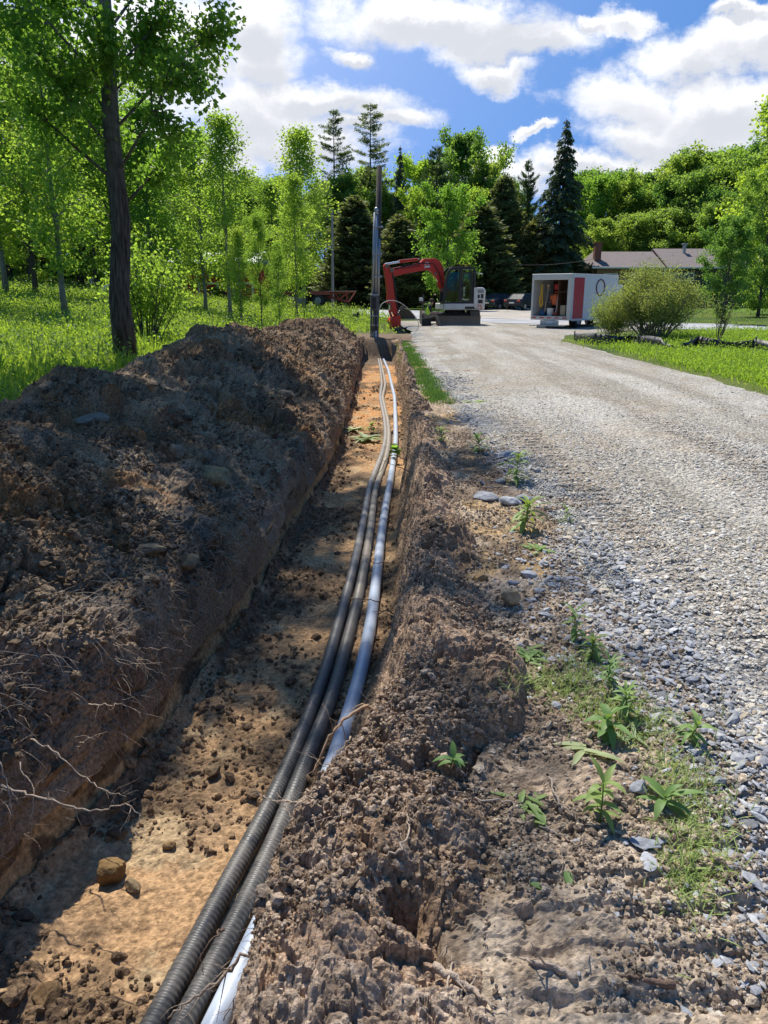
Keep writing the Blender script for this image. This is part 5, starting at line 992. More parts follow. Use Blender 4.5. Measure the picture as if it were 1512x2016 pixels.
for i, (x, l, c, lab) in enumerate([(-1.55,1.2,(.45,.35,.22),'pale wooden tool handle leaning left in the open truck'),(-.95,1.35,(.6,.6,.58),'white pole standing right of the orange jacket in the truck'),(-1.45,.8,(.1,.1,.12),'dark long tool hanging beside the orange jacket')]):
    m = MB(); m.tube([(x,.35,H0_+.3 if i < 2 else 1.2),(x+.05,.5,H0_+.3+l if i < 2 else 1.95)], .025, 6); m.box(x+.0,x+.1,.47,.53,(H0_+.3+l if i < 2 else 1.2)-.06,(H0_+.3+l if i < 2 else 1.2)+.06,None,.01); kthing('long_tool', lab, 'tool', m, paint('tool %d' % i, c, .7))
m = MB(); m.box(-1.25,-1.05,.6,.66,1.75,2.0,None,.02); m.box(-1.2,-.8,.56,.6,1.62,1.66); kthing('red_bag', 'small red bag hanging above the orange jacket', 'bag', m, paint('red cloth', (.45,.03,.03), .8))

# ---------------- cars
def make_car(mat, loc, rz, label):
    c = empty('parked_car', loc, rz); tag(c, label, 'car', 'dark cars parked on the driveway')
    # local: y forward, x right ; profile (y,z)
    low = [(-2.25,.45),(-2.3,.75),(-2.15,.98),(-1.55,1.02),(1.1,.98),(1.95,.86),(2.25,.66),(2.28,.38),(-2.1,.3)]
    def loft(secs, mb):   # secs: list of (halfwidth, outline)
        n = len(secs[0][1]); vs = []
        for hw, pl_ in secs: vs += [(hw, y, z) for y, z in pl_]
        fs = [tuple(range(n))] + [tuple((len(secs)-1)*n+i for i in range(n-1, -1, -1))]
        for k in range(len(secs)-1): fs += [(k*n+i, (k+1)*n+i, (k+1)*n+(i+1) % n, k*n+(i+1) % n) for i in range(n)]
        mb.add(vs, fs)
    def shr(p, f, cy=0, cz=.65): return [(cy+(y-cy)*f, cz+(z-cz)*f) for y, z in p]
    m = MB(); loft([(-.90, shr(low,.90)), (-.88, shr(low,.97)), (-.75, low), (.75, low), (.88, shr(low,.97)), (.90, shr(low,.90))], m); m.build('body', mat, c, False, .04)
    roof = [(-1.60,1.0),(-1.05,1.40),(-.2,1.47),(.35,1.42),(1.15,.98)]
    m = MB(); loft([(-.80,[(y,z if z < 1.1 else 1.0) for y,z in roof]),(-.62,roof),(.62,roof),(.80,[(y,z if z < 1.1 else 1.0) for y,z in roof])], m); m.build('glasshouse', M_gls2, c, False, .02)
    m = MB(); m.box(-.60,.60,-1.02,.32,1.425,1.485,None,.03); 
    for sx in (-1, 1):
        m.tube([(sx*.62,-1.03,1.42),(sx*.76,-1.60,1.0)], .04, 5); m.tube([(sx*.62,.33,1.42),(sx*.77,1.15,1.0)], .035, 5); m.tube([(sx*.63,-.35,1.46),(sx*.80,-.35,1.0)], .035, 5)
    m.build('roof', mat, c)
    for sx in (-.80, .80):
        for sy in (-1.38, 1.38):
            w = MB(); w.tube([(sx-.1, sy, .32), (sx+.1, sy, .32)], .32, 20); wh = w.build('wheel', M_rub, c); w = MB(); k_ = .101 if sx > 0 else -.101; w.tube([(sx+k_, sy, .32), (sx+k_*1.15, sy, .32)], .2, 12); w.build('rim', M_stl, wh)
    for sx in (-.68, .68):
        m = MB(); m.box(sx-.16, sx+.16, -2.30, -2.20, .74, .90, None, .02); m.build('tail_light', M_red, c)
        m = MB(); m.box(sx-.18, sx+.18, 2.1, 2.22, .62, .74, None, .02); m.build('headlight', M_white, c)
    m = MB(); m.box(-.26, .26, -2.335, -2.30, .58, .70, None, .005); m.build('licence_plate', M_white, c); m = MB(); m.box(-.80, .80, -2.32, -2.2, .33, .46, None, .02); m.build('bumper', M_blk, c)
    return c
q = aty(985, 595, 77); make_car(paint('dark grey blue car paint', (.035,.05,.07), .25, .3, .1), (q.x, 77, gz1(q.x, 77)+.07), R(-42), 'dark blue grey sedan, the left one of the two parked cars')
q = aty(1031, 595, 75); make_car(paint('dark navy car paint', (.02,.028,.045), .22, .3, .1), (q.x, 75, gz1(q.x, 75)+.07), R(-38), 'darker navy sedan parked nearest to the box truck')

# ---------------- house on the right
Yh = 84; sh_ = Yh/FPX; h0 = aty(1160, 560, Yh); H = empty('house', (h0.x, Yh, 0)); tag(H, 'low brown house with long grey brown roof and brick chimney behind the truck', 'house')
def hp(x, y): return ((x-1160)*sh_, CAMH+(577.5-y)*sh_)
M_roof = paint('grey brown shingles', (.20,.165,.155), .9, 0, .6, (.15,.125,.12), 1.2, .5); M_wall = paint('brown siding', (.24,.155,.10), .8, 0, .3, (.18,.12,.09), 2); M_wall2 = paint('dark green siding', (.055,.065,.055), .8)
M_brick = paint('brick', (.24,.10,.075), .9, 0, .6, (.16,.07,.055), 9, .5)
x0, ze = hp(1164, 533); x1, _ = hp(1298, 533); x2, _ = hp(1512, 533); _, zr = hp(0, 502); _, zr2 = hp(0, 496.5)
m = MB(); m.box(x0+.5, x1, 0, 8, -.2, ze-.02); m.build('wall', M_wall, H); m = MB(); m.box(x1+.01, x2, -.6, 8, -.2, ze-.02); m.build('wall', M_wall2, H)
def roof(xa, xb, ya, yb, zeave, zridge, hip=0, nm='roof'):
    ym = (ya+yb)/2; t_ = .12; m = MB(); vs = []
    for dz in (0, t_): vs += [(xa,ya,zeave+dz),(xb,ya,zeave+dz),(xb,yb,zeave+dz),(xa,yb,zeave+dz),(xa+hip,ym,zridge+dz),(xb,ym,zridge+dz)]
    m.add(vs, [(6,7,11,10),(8,9,10,11),(9,6,10),(7,8,11),(0,4,5,1),(3,2,5,4),(0,3,4),(1,5,2),(0,1,7,6),(1,2,8,7),(2,3,9,8),(3,0,6,9)]); return m.build(nm, M_roof, H)
rf = roof(x0-.15, x1, -.5, 8.5, ze, zr, 1.1); roof(x1+.0, x2, -1.1, 9.1, ze-.02, zr2, 0)
m = MB(); cx, ct = hp(1172.5, 487); cx2, cb = hp(1184.5, 512); m.box(cx, cx2, 1.2, 2.0, cb-.6, ct, None, .01); m.box(cx-.06, cx2+.06, 1.14, 2.06, ct-.02, ct+.08, None, .01); ch = m.build('chimney', M_brick, rf)
m = MB(); a, t_ = hp(1349, 488); b, b_ = hp(1353.5, 500); m.box(a, b, 2.6, 3.0, b_-.6, t_, None, .01); m.box(a-.12, b+.12, 2.5, 3.1, t_, t_+.12, None, .01); m.build('roof_vent', M_stl, H)
m = MB(); m.box(x0-.15, x1-.01, -.60, -.50, ze-.03, ze+.12, None, .01); m.box(x1, x2, -1.20, -1.10, ze-.05, ze+.10, None, .01); m.build('gutter', M_white, H)
for (xa, xb, ya, yb, yy) in ((1186,1212,542,556,0),(1307,1330,541,556,-.6),(1333,1352,541,556,-.6),(1238,1262,541,556,0)):
    a, t_ = hp(xa, ya); b, b_ = hp(xb, yb); m = MB(); m.box(a, b, yy-.05, yy-.003, b_, t_); w = m.build('window', M_white, H); m = MB(); m.box(a+.1, (a+b)/2-.04, yy-.065, yy-.052, b_+.1, t_-.1); m.box((a+b)/2+.04, b-.1, yy-.065, yy-.052, b_+.1, t_-.1); m.build('pane', M_gls, w)
m = MB(); a, _ = hp(1297, 0); m.tube([(a, -.75, ze), (a-.3, -.75, ze-1.0), (a-.35, -.7, .2)], .06, 8); m.build('downpipe', M_white, H)

# shed, red barn
m = MB(); q = aty(1004, 565, 90); S = empty('shed', (q.x, 90, 0)); tag(S, 'small whitish shed half hidden behind the big dark spruce', 'shed')
m.box(-.5, .9, 0, 2, 0, 3.0); m.build('wall', paint('pale boards', (.5,.52,.52), .7), S); m = MB(); m.prism([(-.7,2.95),(1.1,2.95),(.2,3.5)], -.2, 2.2); m.build('roof', M_roof, S); m = MB(); m.box(-.2, .5, -.04, -.003, 0, 2.1); m.build('door', M_white, S)
Yb = 78; sb2 = Yb/FPX; b0 = aty(505, 560, Yb); BA = empty('red_barn', (b0.x, Yb, 0)); tag(BA, 'red building with pale grey roof glimpsed between the left poplars', 'barn')
def bp_(x, y): return ((x-505)*sb2, CAMH+(577.5-y)*sb2)
a, z1b = bp_(345, 524); b, _ = bp_(511, 524); m = MB(); m.box(a, b, 0, 7, 0, z1b); m.build('wall', paint('barn red', (.52,.03,.02), .7, 0, .4, (.35,.04,.03), 2), BA)
m = MB(); _, zr_ = bp_(0, 500); m.add([(a-.3,-.4,z1b-.05),(b+.2,-.4,z1b-.05),(b+.2,7.4,z1b-.05),(a-.3,7.4,z1b-.05),(a-.3,3.5,zr_),(b+.2,3.5,zr_)], [(0,1,5,4),(2,3,4,5),(1,2,5),(3,0,4),(3,2,1,0)]); m.build('roof', paint('pale metal roof', (.50,.52,.56), .5, .2), BA)
for i in range(2):
    m = MB(); m.box(b-2.6-i*3.4, b-.6-i*3.4, -.05, -.003, .1, 2.6); w = m.build('door', M_white, BA); m = MB(); m.box(b-2.4-i*3.4, b-.8-i*3.4, -.07, -.052, .2, 2.4); m.build('panel', paint('door red', (.45,.03,.02), .6), w)
# white car behind the big trunk
wc = make_car(M_white, (aty(262,580,60).x, 60, gz1(aty(262,580,60).x, 60)+.02), R(75), 'white car half hidden behind the big poplar trunk'); 
if 'group' in wc: del wc['group']
# ---------------- mail post, spare bucket, black bin, silt fence
q = aty(833, 610, 62); mp_ = empty('mailbox_post', (q.x, 62, gz1(q.x,62))); tag(mp_, 'dark mailbox post standing on the verge behind the seated man', 'post'); m = MB(); m.box(-.06,.06,-.06,.06,-.1,1.45,None,.01); m.build('post', M_barkd, mp_); m = MB(); m.box(-.35,.35,-.05,.05,.85,.95,None,.01); m.build('crossbar', M_barkd, mp_); m = MB(); m.box(-.32,-.02,-.3,.12,1.0,1.25,None,.05); m.build('mailbox', M_stl, mp_)
sb_o = empty('spare_bucket', (aty(802, 604, 50).x, 50, gz1(1.5,50)+.02)); sb_o.scale = (.62, .62, .62); tag(sb_o, 'dark rusty digging bucket lying on the verge behind the red arm', 'digging bucket')
m = MB(); m.prism([(-1.0,0),(-.95,.55),(-.7,.95),(-.2,1.05),(.35,.8),(.75,.35),(.85,.02)], -.45, .45); m.build('shell', paint('rusty steel', (.10,.065,.045), .8, 0, .6, (.2,.15,.11), 3, .3), sb_o, False, .04); m = MB(); m.box(-.3,.9,-.5,.5,-.02,.06,None,.01); m.build('cutting_edge', M_stl, sb_o); m = MB(); m.prism([(-.95,.9),(-.6,1.3),(-.35,1.3),(-.3,1.0),(-.7,.9)], -.25, -.15); m.prism([(-.95,.9),(-.6,1.3),(-.35,1.3),(-.3,1.0),(-.7,.9)], .15, .25); m.build('hinge_ears', M_mud, sb_o)
q = atz(703, 632, 0); bb = empty('black_bin', (q.x-.05, q.y, gz1(q.x, q.y)+.1)); tag(bb, 'small black plastic bin in the grass left of the conduit pole', 'bin'); m = MB(); m.prism([(-.17,0),(.13,0),(.2,.28),(-.2,.28)], -.18, .18); m.build('tub', M_rub, bb, False, .02); m = MB(); m.box(.02,.16,-.1,.1,.26,.42,None,.03); m.tube([(.15,0,.3),(.28,0,.2),(.36,0,.3)], .025, 6); m.build('handle', M_rub, bb)
fr = [(1130,662),(1165,669),(1200,672),(1238,668),(1262,674),(1290,678),(1322,683),(1345,684),(1372,676),(1395,680),(1440,682),(1480,684),(1512,688),(1600,700)]
F = empty('silt_fence', (0, 0, 0)); tag(F, 'sagging black silt fence cloth running through the green herbs at right', 'fence')
rf_ = random.Random(3); pts = []
for i in range(len(fr)-1):
    for k in range(8):
        t = k/8; x = fr[i][0]*(1-t)+fr[i+1][0]*t; yb = fr[i][1]*(1-t)+fr[i+1][1]*t + 9; g_ = atz(x, yb, 0); 
        h = .31 + .05*math.sin(x*.06) - (.10 if 1300 < x < 1340 else 0); pts.append((g_.x, g_.y+.08*math.sin(x*.11)+rf_.uniform(-.02,.02), gz1(g_.x, g_.y)-.05, h))
m = MB(); vs = []; fs = []
for i, (x, y_, z, h) in enumerate(pts):
    vs += [(x, y_, z), (x+rf_.uniform(-.01,.01), y_+.05, z+h*.6+.05), (x, y_-.02+rf_.uniform(-.02,.02), z+h+.05), (x, y_+.03, z+h*.96+.05)]
    if i: fs += [((i-1)*4+j, i*4+j, i*4+j+1, (i-1)*4+j+1) for j in range(3)]
m.add(vs, fs); m.build('cloth', paint('black geotextile', (.022,.023,.025), .55, 0, .6, (.09,.09,.09), 4, .4, .5), F, True)
for k in range(0, len(pts), 15):
    x, y_, z, h = pts[k]; m = MB(); m.box(x-.02, x+.02, y_+.04, y_+.08, z-.1, z+h+.12, None, .004); m.build('stake', M_pale, F)

# turn the lettering into a mesh part
bpy.context.view_layer.update()
for t_o in TXT:
    me = bpy.data.meshes.new_from_object(t_o.evaluated_get(bpy.context.evaluated_depsgraph_get())); o = bpy.data.objects.new('model_number', me); o.parent = t_o.parent; o.location = t_o.location; o.rotation_euler = t_o.rotation_euler; C.objects.link(o); bpy.data.objects.remove(t_o); o.name = 'model_number'
# ================================================================= PIPES, ROOTS, ROCKS, WEEDS
def corrug():
    m, n, l = newmat('dusty black corrugated duct'); o = n.new('ShaderNodeOutputMaterial'); p = n.new('ShaderNodeBsdfPrincipled'); l.new(p.outputs[0], o.inputs[0]); a = n.new('ShaderNodeAttribute'); a.attribute_name = 'col'; g = n.new('ShaderNodeNewGeometry')
    z = n.new('ShaderNodeTexNoise'); z.inputs['Scale'].default_value = 14; z.inputs['Detail'].default_value = 8; z.inputs['Roughness'].default_value = .7; l.new(g.outputs['Position'], z.inputs[0]); r = n.new('ShaderNodeMapRange'); l.new(z.outputs[0], r.inputs[0]); r.inputs[1].default_value = .36; r.inputs[2].default_value = .66; r.inputs[3].default_value = .02; r.inputs[4].default_value = .75
    x = n.new('ShaderNodeMix'); x.data_type = 'RGBA'; l.new(r.outputs[0], x.inputs[0]); l.new(a.outputs['Color'], x.inputs[6]); x.inputs[7].default_value = (.17, .155, .135, 1); l.new(x.outputs[2], p.inputs['Base Color']); rr5 = n.new('ShaderNodeMapRange'); l.new(z.outputs[0], rr5.inputs[0]); rr5.inputs[3].default_value = .22; rr5.inputs[4].default_value = .75; l.new(rr5.outputs[0], p.inputs['Roughness']); return m
M_cor = corrug()
def pipe(name, pts, r0, r1, ribs, col0, col1, label, zlift=0.0, mat=None, up=True):
    """duct laid on the trench floor through picture points"""
    W3 = []
    for i, (x, y) in enumerate(pts): 
        q = atz(x, y, FL + r0 + zlift); W3.append(q)
    P0 = np.array([list(p) for p in W3])
    if up:   # rises at the pole
        e = P0[-1]; P0 = np.vstack([P0, [[e[0], PY-.55, FL+.05], [pX+(e[0]-P0[-1][0])+up, PY-.12, FL+.35], [pX+up, PY-.09, .3]]])
    d = np.concatenate([[0], np.cumsum(np.linalg.norm(np.diff(P0, axis=0), axis=1))]); n0 = 260; tt = np.linspace(0, d[-1], n0)
    # Catmull-like smoothing
    q = np.stack([np.interp(tt, d, P0[:, i]) for i in range(3)], 1)
    for _ in range(10): q[1:-1] = (q[:-2]+q[1:-1]*2+q[2:])/4
    # resample: fine near the lens
    d = np.concatenate([[0], np.cumsum(np.linalg.norm(np.diff(q, axis=0), axis=1))]); step = []; s_c = 0
    while s_c < d[-1]: step.append(s_c); s_c += .00375 if s_c < 4.5 else (.02 if s_c < 9 else .12)
    tt = np.array(step); q = np.stack([np.interp(tt, d, q[:, i]) for i in range(3)], 1); q[:, 2] += .006*np.sin(tt*1.3)*np.clip(1-q[:, 2]*0, 0, 1)
    rad = np.interp(tt, [0, 9, 28], [r0, (r0+r1)/2, r1]); 
    if ribs: rad = rad*(1 + .035*np.clip(np.sin(tt*2*np.pi/.0225)*1.8, -1, 1)*(tt < 9))
    T_ = np.gradient(q, axis=0); T_ /= np.linalg.norm(T_, axis=1, keepdims=True); A_ = np.cross(T_, [0, 0, 1.0]); bad = np.linalg.norm(A_, axis=1) < .2; A_[bad] = [1, 0, 0]; A_ /= np.linalg.norm(A_, axis=1, keepdims=True); B_ = np.cross(A_, T_); ns = 26; th = np.linspace(0, 2*np.pi, ns, endpoint=False)
    V = q[:, None, :] + rad[:, None, None]*(A_[:, None, :]*np.cos(th)[None, :, None] + B_[:, None, :]*np.sin(th)[None, :, None]); n = len(q)
    i = np.arange((n-1)*ns); r_ = i//ns; c = i % ns; a = r_*ns+c; b = r_*ns+(c+1) % ns; F = np.stack([a, b, b+ns, a+ns], 1)
    fr_ = smooth(3.2, 8, q[:, 1]); C_ = np.array(col0)+(np.array(col1)-np.array(col0))*fr_[:, None]; C_ = np.repeat(C_, ns, 0)
    return tag(np_mesh(name, V.reshape(-1, 3), F, mat or M_cor, None, True, C_), label, 'pipe')
LB = [(268,2080),(315,2016),(370,1893),(431,1763),(500,1652),(542,1578),(579,1485),(616,1393),(648,1300),(664,1235),(684,1165),(700,1100),(713,1040),(722,990),(727,957),(742,920),(754,890),(760,860),(757,825),(748,783),(752,756),(749,727),(744,703),(737,688)]
RB = [(325,2080),(372,2016),(417,1908),(491,1768),(548,1655),(577,1570),(604,1487),(650,1395),(673,1300),(693,1225),(708,1165),(720,1100),(730,1040),(735,990),(740,957),(756,915),(765,880),(766,850),(763,825),(753,783),(759,756),(753,727),(748,703),(740,688)]
WB = [(405,2060),(440,1990),(482,1900),(530,1795),(575,1690),(612,1620),(645,1545),(665,1480),(697,1380),(716,1300),(730,1230),(741,1140),(748,1075),(757,1010),(767,957),(773,915),(779,873),(779,836),(777,783),(771,756),(764,727),(753,703),(744,688)]
pipe('corrugated_duct', LB, .041, .033, True, (.045,.047,.052), (.33,.30,.27), 'leftmost black corrugated duct lying in the trench', 0, None, -.10)
pipe('corrugated_duct', RB, .041, .033, True, (.055,.056,.058), (.38,.31,.23), 'middle corrugated duct beside the white pipe, dustier than its left neighbour', 0, None, -.02)
M_pvc = paint('pale blue grey pipe', (.50,.57,.68), .35, 0, .45, (.30,.26,.22), 7)
wp = pipe('smooth_pipe', WB, .046, .036, False, (.6,.65,.75), (.6,.65,.7), 'smooth pale blue white pipe along the right trench wall', .0, M_pvc, .06)

# roots and sticks
M_root = paint('pale root', (.42, .33, .25), .85, 0, .6, (.22, .16, .12), 25, .4); M_rootd = paint('brown root', (.20, .13, .09), .9, 0, .6, (.10, .07, .05), 25, .4); M_stick = paint('dry stick', (.36, .29, .23), .85, 0, .5, (.2, .15, .11), 20, .3)
def root(pts, r0, label, mat=None, br=5, seed=1, name='root', cat='root', jit=.012, brl=.10):
    r = np.random.default_rng(seed); P0 = np.array([list(p) for p in pts], float); t = np.arange(len(P0)); n = max(10, len(P0)*5); tt = np.linspace(0, len(P0)-1, n); q = np.stack([np.interp(tt, t, P0[:, i]) for i in range(3)], 1)
    for _ in range(3): q[1:-1] = (q[:-2]+q[1:-1]*2+q[2:])/4
    q[1:-1] += r.normal(0, jit*.35, (n-2, 3)); mb = MB(); rr6 = [r0*(1-.75*i/(n-1))*(1+.12*r.normal()) for i in range(n)]; mb.tube([tuple(p) for p in q], rr6, 7)
    for k in range(br):
        i = int(r.uniform(.15, .95)*n); i = min(i, n-2); d = q[i+1]-q[i]; d /= np.linalg.norm(d)+1e-9; e = r.normal(0, 1, 3)*.8+d; e /= np.linalg.norm(e); l = brl*r.uniform(.4, 1.3); b = [q[i]]; 
        for j in range(4): e = e + r.normal(0, .3, 3); e /= np.linalg.norm(e); b.append(b[-1]+e*l/4)
        rb = max(.0009, rr6[i]*.45); mb.tube([tuple(p) for p in b], [rb*(1-.7*j/4) for j in range(5)], 5)
        if r.uniform() < .6:
            e2 = r.normal(0, 1, 3); e2 /= np.linalg.norm(e2); mb.tube([tuple(b[2]), tuple(b[2]+e2*l*.25+np.array([0,0,-.01])), tuple(b[2]+e2*l*.45)], [rb*.5, rb*.35, rb*.2], 4)
    return tag(mb.build(name, mat or M_root, None, True), label, cat)
def R3(*a): return [aty(x, y, Y) for x, y, Y in a]
root(R3((0,1545,2.50),(60,1565,2.46),(140,1590,2.42),(205,1600,2.40),(245,1575,2.40),(280,1612,2.36)), .0055, 'long pale root reaching out of the left bank, longest of the bare roots there', None, 9, 3, brl=.11)
root(R3((60,1455,2.75),(110,1480,2.70),(170,1535,2.62),(215,1560,2.58),(248,1568,2.52)), .0045, 'pale root above the longest one, curving down to meet its tip', None, 8, 4, brl=.10)
root(R3((130,1395,3.1),(165,1384,3.05),(200,1388,3.0),(240,1385,2.95)), .0060, 'short straight root sticking out just under the left lip', None, 4, 5, brl=.06)
root(R3((150,1470,2.9),(175,1455,2.85),(212,1440,2.8)), .0035, 'short thin root pointing up and right below the straight one', None, 3, 6, brl=.05)
root(R3((0,1500,2.4),(25,1580,2.36),(20,1640,2.34)), .003, 'thin root hanging straight down at the left edge', None, 7, 7, brl=.10)
root(R3((40,1500,2.6),(70,1570,2.5),(60,1630,2.46),(45,1680,2.44)), .0028, 'thin drooping root hanging between the two long ones and the edge', None, 7, 8, brl=.08)
root(R3((250,1275,3.75),(290,1278,3.65),(333,1275,3.6)), .0040, 'single level root poking right from the root clump', None, 3, 9, brl=.05)
root(R3((240,1290,3.7),(280,1310,3.6),(330,1332,3.55)), .0022, 'hair thin root slanting down right under the level one', None, 2, 10, brl=.05)
root(R3((536,1226,5.4),(590,1240,5.2),(660,1252,5.0),(730,1250,4.9),(760,1255,5.0)), .0060, 'long thin stick lying across all three ducts', M_stick, 4, 11, 'stick', 'stick', brl=.10)
root(R3((785,1395,3.05),(720,1390,2.98),(680,1412,2.92),(645,1450,2.86),(628,1500,2.80),(612,1570,2.75)), .0095, 'thick bent root arching over the ducts from the right bank', paint('tan root', (.40,.27,.17), .85, 0, .6, (.22,.14,.09), 25, .4), 8, 12, brl=.14)
root(R3((690,1450,2.85),(660,1490,2.80),(640,1510,2.78),(612,1490,2.80)), .0040, 'small branching root over the pale pipe below the thick bent root', None, 6, 13, brl=.08)
root(R3((620,1600,2.36),(575,1578,2.42),(535,1577,2.45),(505,1564,2.48)), .0060, 'forked root end lying over both corrugated ducts', None, 8, 14, brl=.09)
root(R3((640,1640,2.25),(590,1620,2.3),(560,1590,2.36),(545,1560,2.42)), .0035, 'thin root crossing the ducts just below the forked one', None, 6, 15, brl=.07)
root(R3((700,1560,2.2),(675,1600,2.2),(640,1640,2.2)), .0030, 'thin stick on the bank right of the forked root', M_stick, 1, 16, 'stick', 'stick')
root(R3((560,1760,2.0),(520,1830,1.9),(470,1890,1.84),(430,1930,1.80),(370,1970,1.77),(330,2005,1.75)), .0085, 'thick root crossing the ducts at the bottom of the view', None, 9, 17, brl=.12)
root(R3((440,1830,2.05),(415,1850,2.0),(395,1880,1.96),(400,1920,1.9)), .0045, 'hooked root tip resting on the leftmost duct', M_rootd, 3, 18, brl=.06)
root(R3((600,1740,1.95),(560,1790,1.88),(545,1850,1.82),(520,1900,1.78),(470,1960,1.74),(440,2010,1.7)), .0055, 'second thick root running beside the one at the bottom', M_rootd, 9, 19, brl=.10)
root(R3((500,1780,2.1),(535,1768,2.05),(570,1790,2.0)), .0030, 'fine root curl over the middle duct', None, 6, 20, brl=.08)
root(R3((0,1985,2.28),(60,1950,2.34),(140,1870,2.5),(210,1825,2.62),(290,1808,2.70)), .0035, 'long thin root lying across the clay floor at lower left', None, 2, 21, brl=.05)
root(R3((382,1708,2.72),(375,1735,2.70),(368,1750,2.69),(385,1765,2.66)), .0042, 'small forked twig standing on the clay floor', M_rootd, 2, 22, 'twig', 'twig', brl=.03)
root(R3((800,905,8.6),(770,892,8.6),(750,925,8.5),(735,950,8.4)), .006, 'thin dark stick leaning over the ducts in the middle distance', M_rootd, 2, 23, 'stick', 'stick')
root(R3((815,932,8.0),(780,918,7.95),(748,903,7.9)), .006, 'stick crossing the pale pipe in the middle distance', M_stick, 1, 24, 'stick', 'stick')
root(R3((750,1185,4.9),(700,1178,4.9),(690,1180,4.95)), .004, 'short thin root over the ducts above the long stick', M_rootd, 1, 25)
root(R3((765,1108,5.5),(735,1108,5.45),(705,1085,5.5)), .004, 'thin dark root crossing the ducts far above the long stick', M_rootd, 2, 26)
root(R3((795,1215,4.5),(760,1200,4.4),(735,1205,4.4)), .005, 'root stub poking from the right wall above the bent root', M_rootd, 3, 27, brl=.08)
root(R3((785,1310,3.7),(750,1290,3.6),(735,1275,3.6)), .005, 'dark root stub on the right wall level with the long stick', M_rootd, 4, 28, brl=.08)
# sticks on the right bank
def bank(*a, dz=.012):
    out_ = []
    for x, y in a:
        g0 = atz(x, y, .05)
        for _ in range(3): g0 = atz(x, y, surf(g0.x, g0.y)+dz)
        out_.append(g0)
    return out_
root(bank((1135,1925),(1095,1905),(1050,1895),(1022,1885)), .012, 'thick stubby stick on the lower right bank', M_stick, 1, 40, 'stick', 'stick', .006)
root(bank((1330,1938),(1275,1930),(1226,1920)), .010, 'thick brown stick right of the stubby one near the bottom edge', M_rootd, 1, 41, 'stick', 'stick', .006)
root(bank((855,1900),(910,1935),(945,1960),(970,1985)), .011, 'thick pale root in the hollow at the bottom of the right bank', None, 6, 42, brl=.08)
root(bank((720,1708),(755,1692),(790,1668),(806,1628),(800,1600)), .006, 'curved pale stick lying on the right bank', None, 1, 43, 'stick', 'stick')
root(bank((1080,1530),(1095,1570),(1120,1600),(1150,1625)), .0045, 'thin dry stem left of the tall weed', M_stick, 1, 44, 'stem', 'stem')
root(bank((1060,1625),(1110,1645),(1150,1665),(1190,1675)), .0035, 'thin dry stem just below the tall weed', M_stick, 1, 45, 'stem', 'stem')
root(bank((640,1630),(670,1600),(700,1560)), .004, 'thin dry stem on the bank beside the ducts', M_stick, 1, 46, 'stem', 'stem')
root(bank((935,1570),(1000,1582),(1040,1585)), .0045, 'straight dry stem behind the flattened leaves', M_stick, 0, 47, 'stem', 'stem')
root(bank((955,960),(1010,957)), .008, 'short pale stick by the first slate stones', M_stick, 0, 48, 'stick', 'stick')
root(bank((930,855),(955,885),(985,915)), .006, 'thin stick on the verge beside the far weeds', M_stick, 1, 49, 'stick', 'stick')
root(bank((985,1160),(960,1175),(925,1200)), .005, 'thin twig leading left from the tan rock', M_rootd, 1, 50, 'twig', 'twig')
r5 = np.random.default_rng(77)
stk = MB(); 
for i in range(260):
    Y = float(logY(1, 1.5, 9, r5)[0]); X = float(r5.uniform(-.1, 1.15)); 
    if abs(X) > Y*.52: continue
    z = surf(X, Y)+.006; a = r5.uniform(0, 6.28); l = r5.uniform(.02, .09); p = np.array([X, Y, z]); d = np.array([math.cos(a), math.sin(a), r5.normal(0, .25)])*l; e = r5.normal(0, .006, 3)
    stk.tube([tuple(p-d/2), tuple(p+e+np.array([0,0,.004])), tuple(p+d/2)], [.0014, .0016, .0008], 4)
tag(stk.build('root_scraps', M_stick, None, True), 'tiny scraps of root and straw strewn over the right bank', 'debris', kind='stuff')
# hair roots fringing the cut lip of the left bank and the foot of the right wall
fb = MB()
for i in range(3200):
    Y = float(logY(1, 2.3, 16, r5)[0]); k = int(r5.uniform(5, 110)); ii = int(np.clip(np.searchsorted(hr, Y), 0, nh-1)); p = heapP[ii, k].copy(); l = r5.uniform(.04, .17)*(1.4 if 2.6 < Y < 4 else 1); d = np.array([r5.uniform(.1, 1), r5.normal(0, .6), r5.normal(-.3, .5)]); d /= np.linalg.norm(d); b = [p-d*.02]
    for j in range(4): d = d + r5.normal(0, .25, 3)+np.array([0, 0, -.22]); d /= np.linalg.norm(d); b.append(b[-1]+d*l/4)
    w = .0009+.00022*Y; fb.tube([tuple(x) for x in b], [w*(1-.15*j) for j in range(5)], 3, caps=False)
tag(fb.build('root_fringe', M_root, None, True), 'fringe of hair thin roots hanging from the cut edge of the left bank', 'roots', kind='stuff')
fb = MB()
for i in range(900):
    Y = float(logY(1, 1.6, 14, r5)[0]); k = int(r5.uniform(60, 230)); ii = int(np.clip(np.searchsorted(hr, Y), 0, nh-1)); p = bermP[ii, k].copy(); l = r5.uniform(.03, .12); d = np.array([-r5.uniform(.1, 1), r5.normal(0, .7), r5.normal(.1, .5)]); d /= np.linalg.norm(d); b = [p-d*.02]
    for j in range(4): d = d + r5.normal(0, .3, 3)+np.array([0, 0, -.15]); d /= np.linalg.norm(d); b.append(b[-1]+d*l/4)
    w = .0009+.0002*Y; fb.tube([tuple(x) for x in b], [w*(1-.15*j) for j in range(5)], 3, caps=False)
tag(fb.build('root_fringe', M_stick, None, True), 'fine torn roots sticking out of the right trench wall and bank', 'roots', kind='stuff')

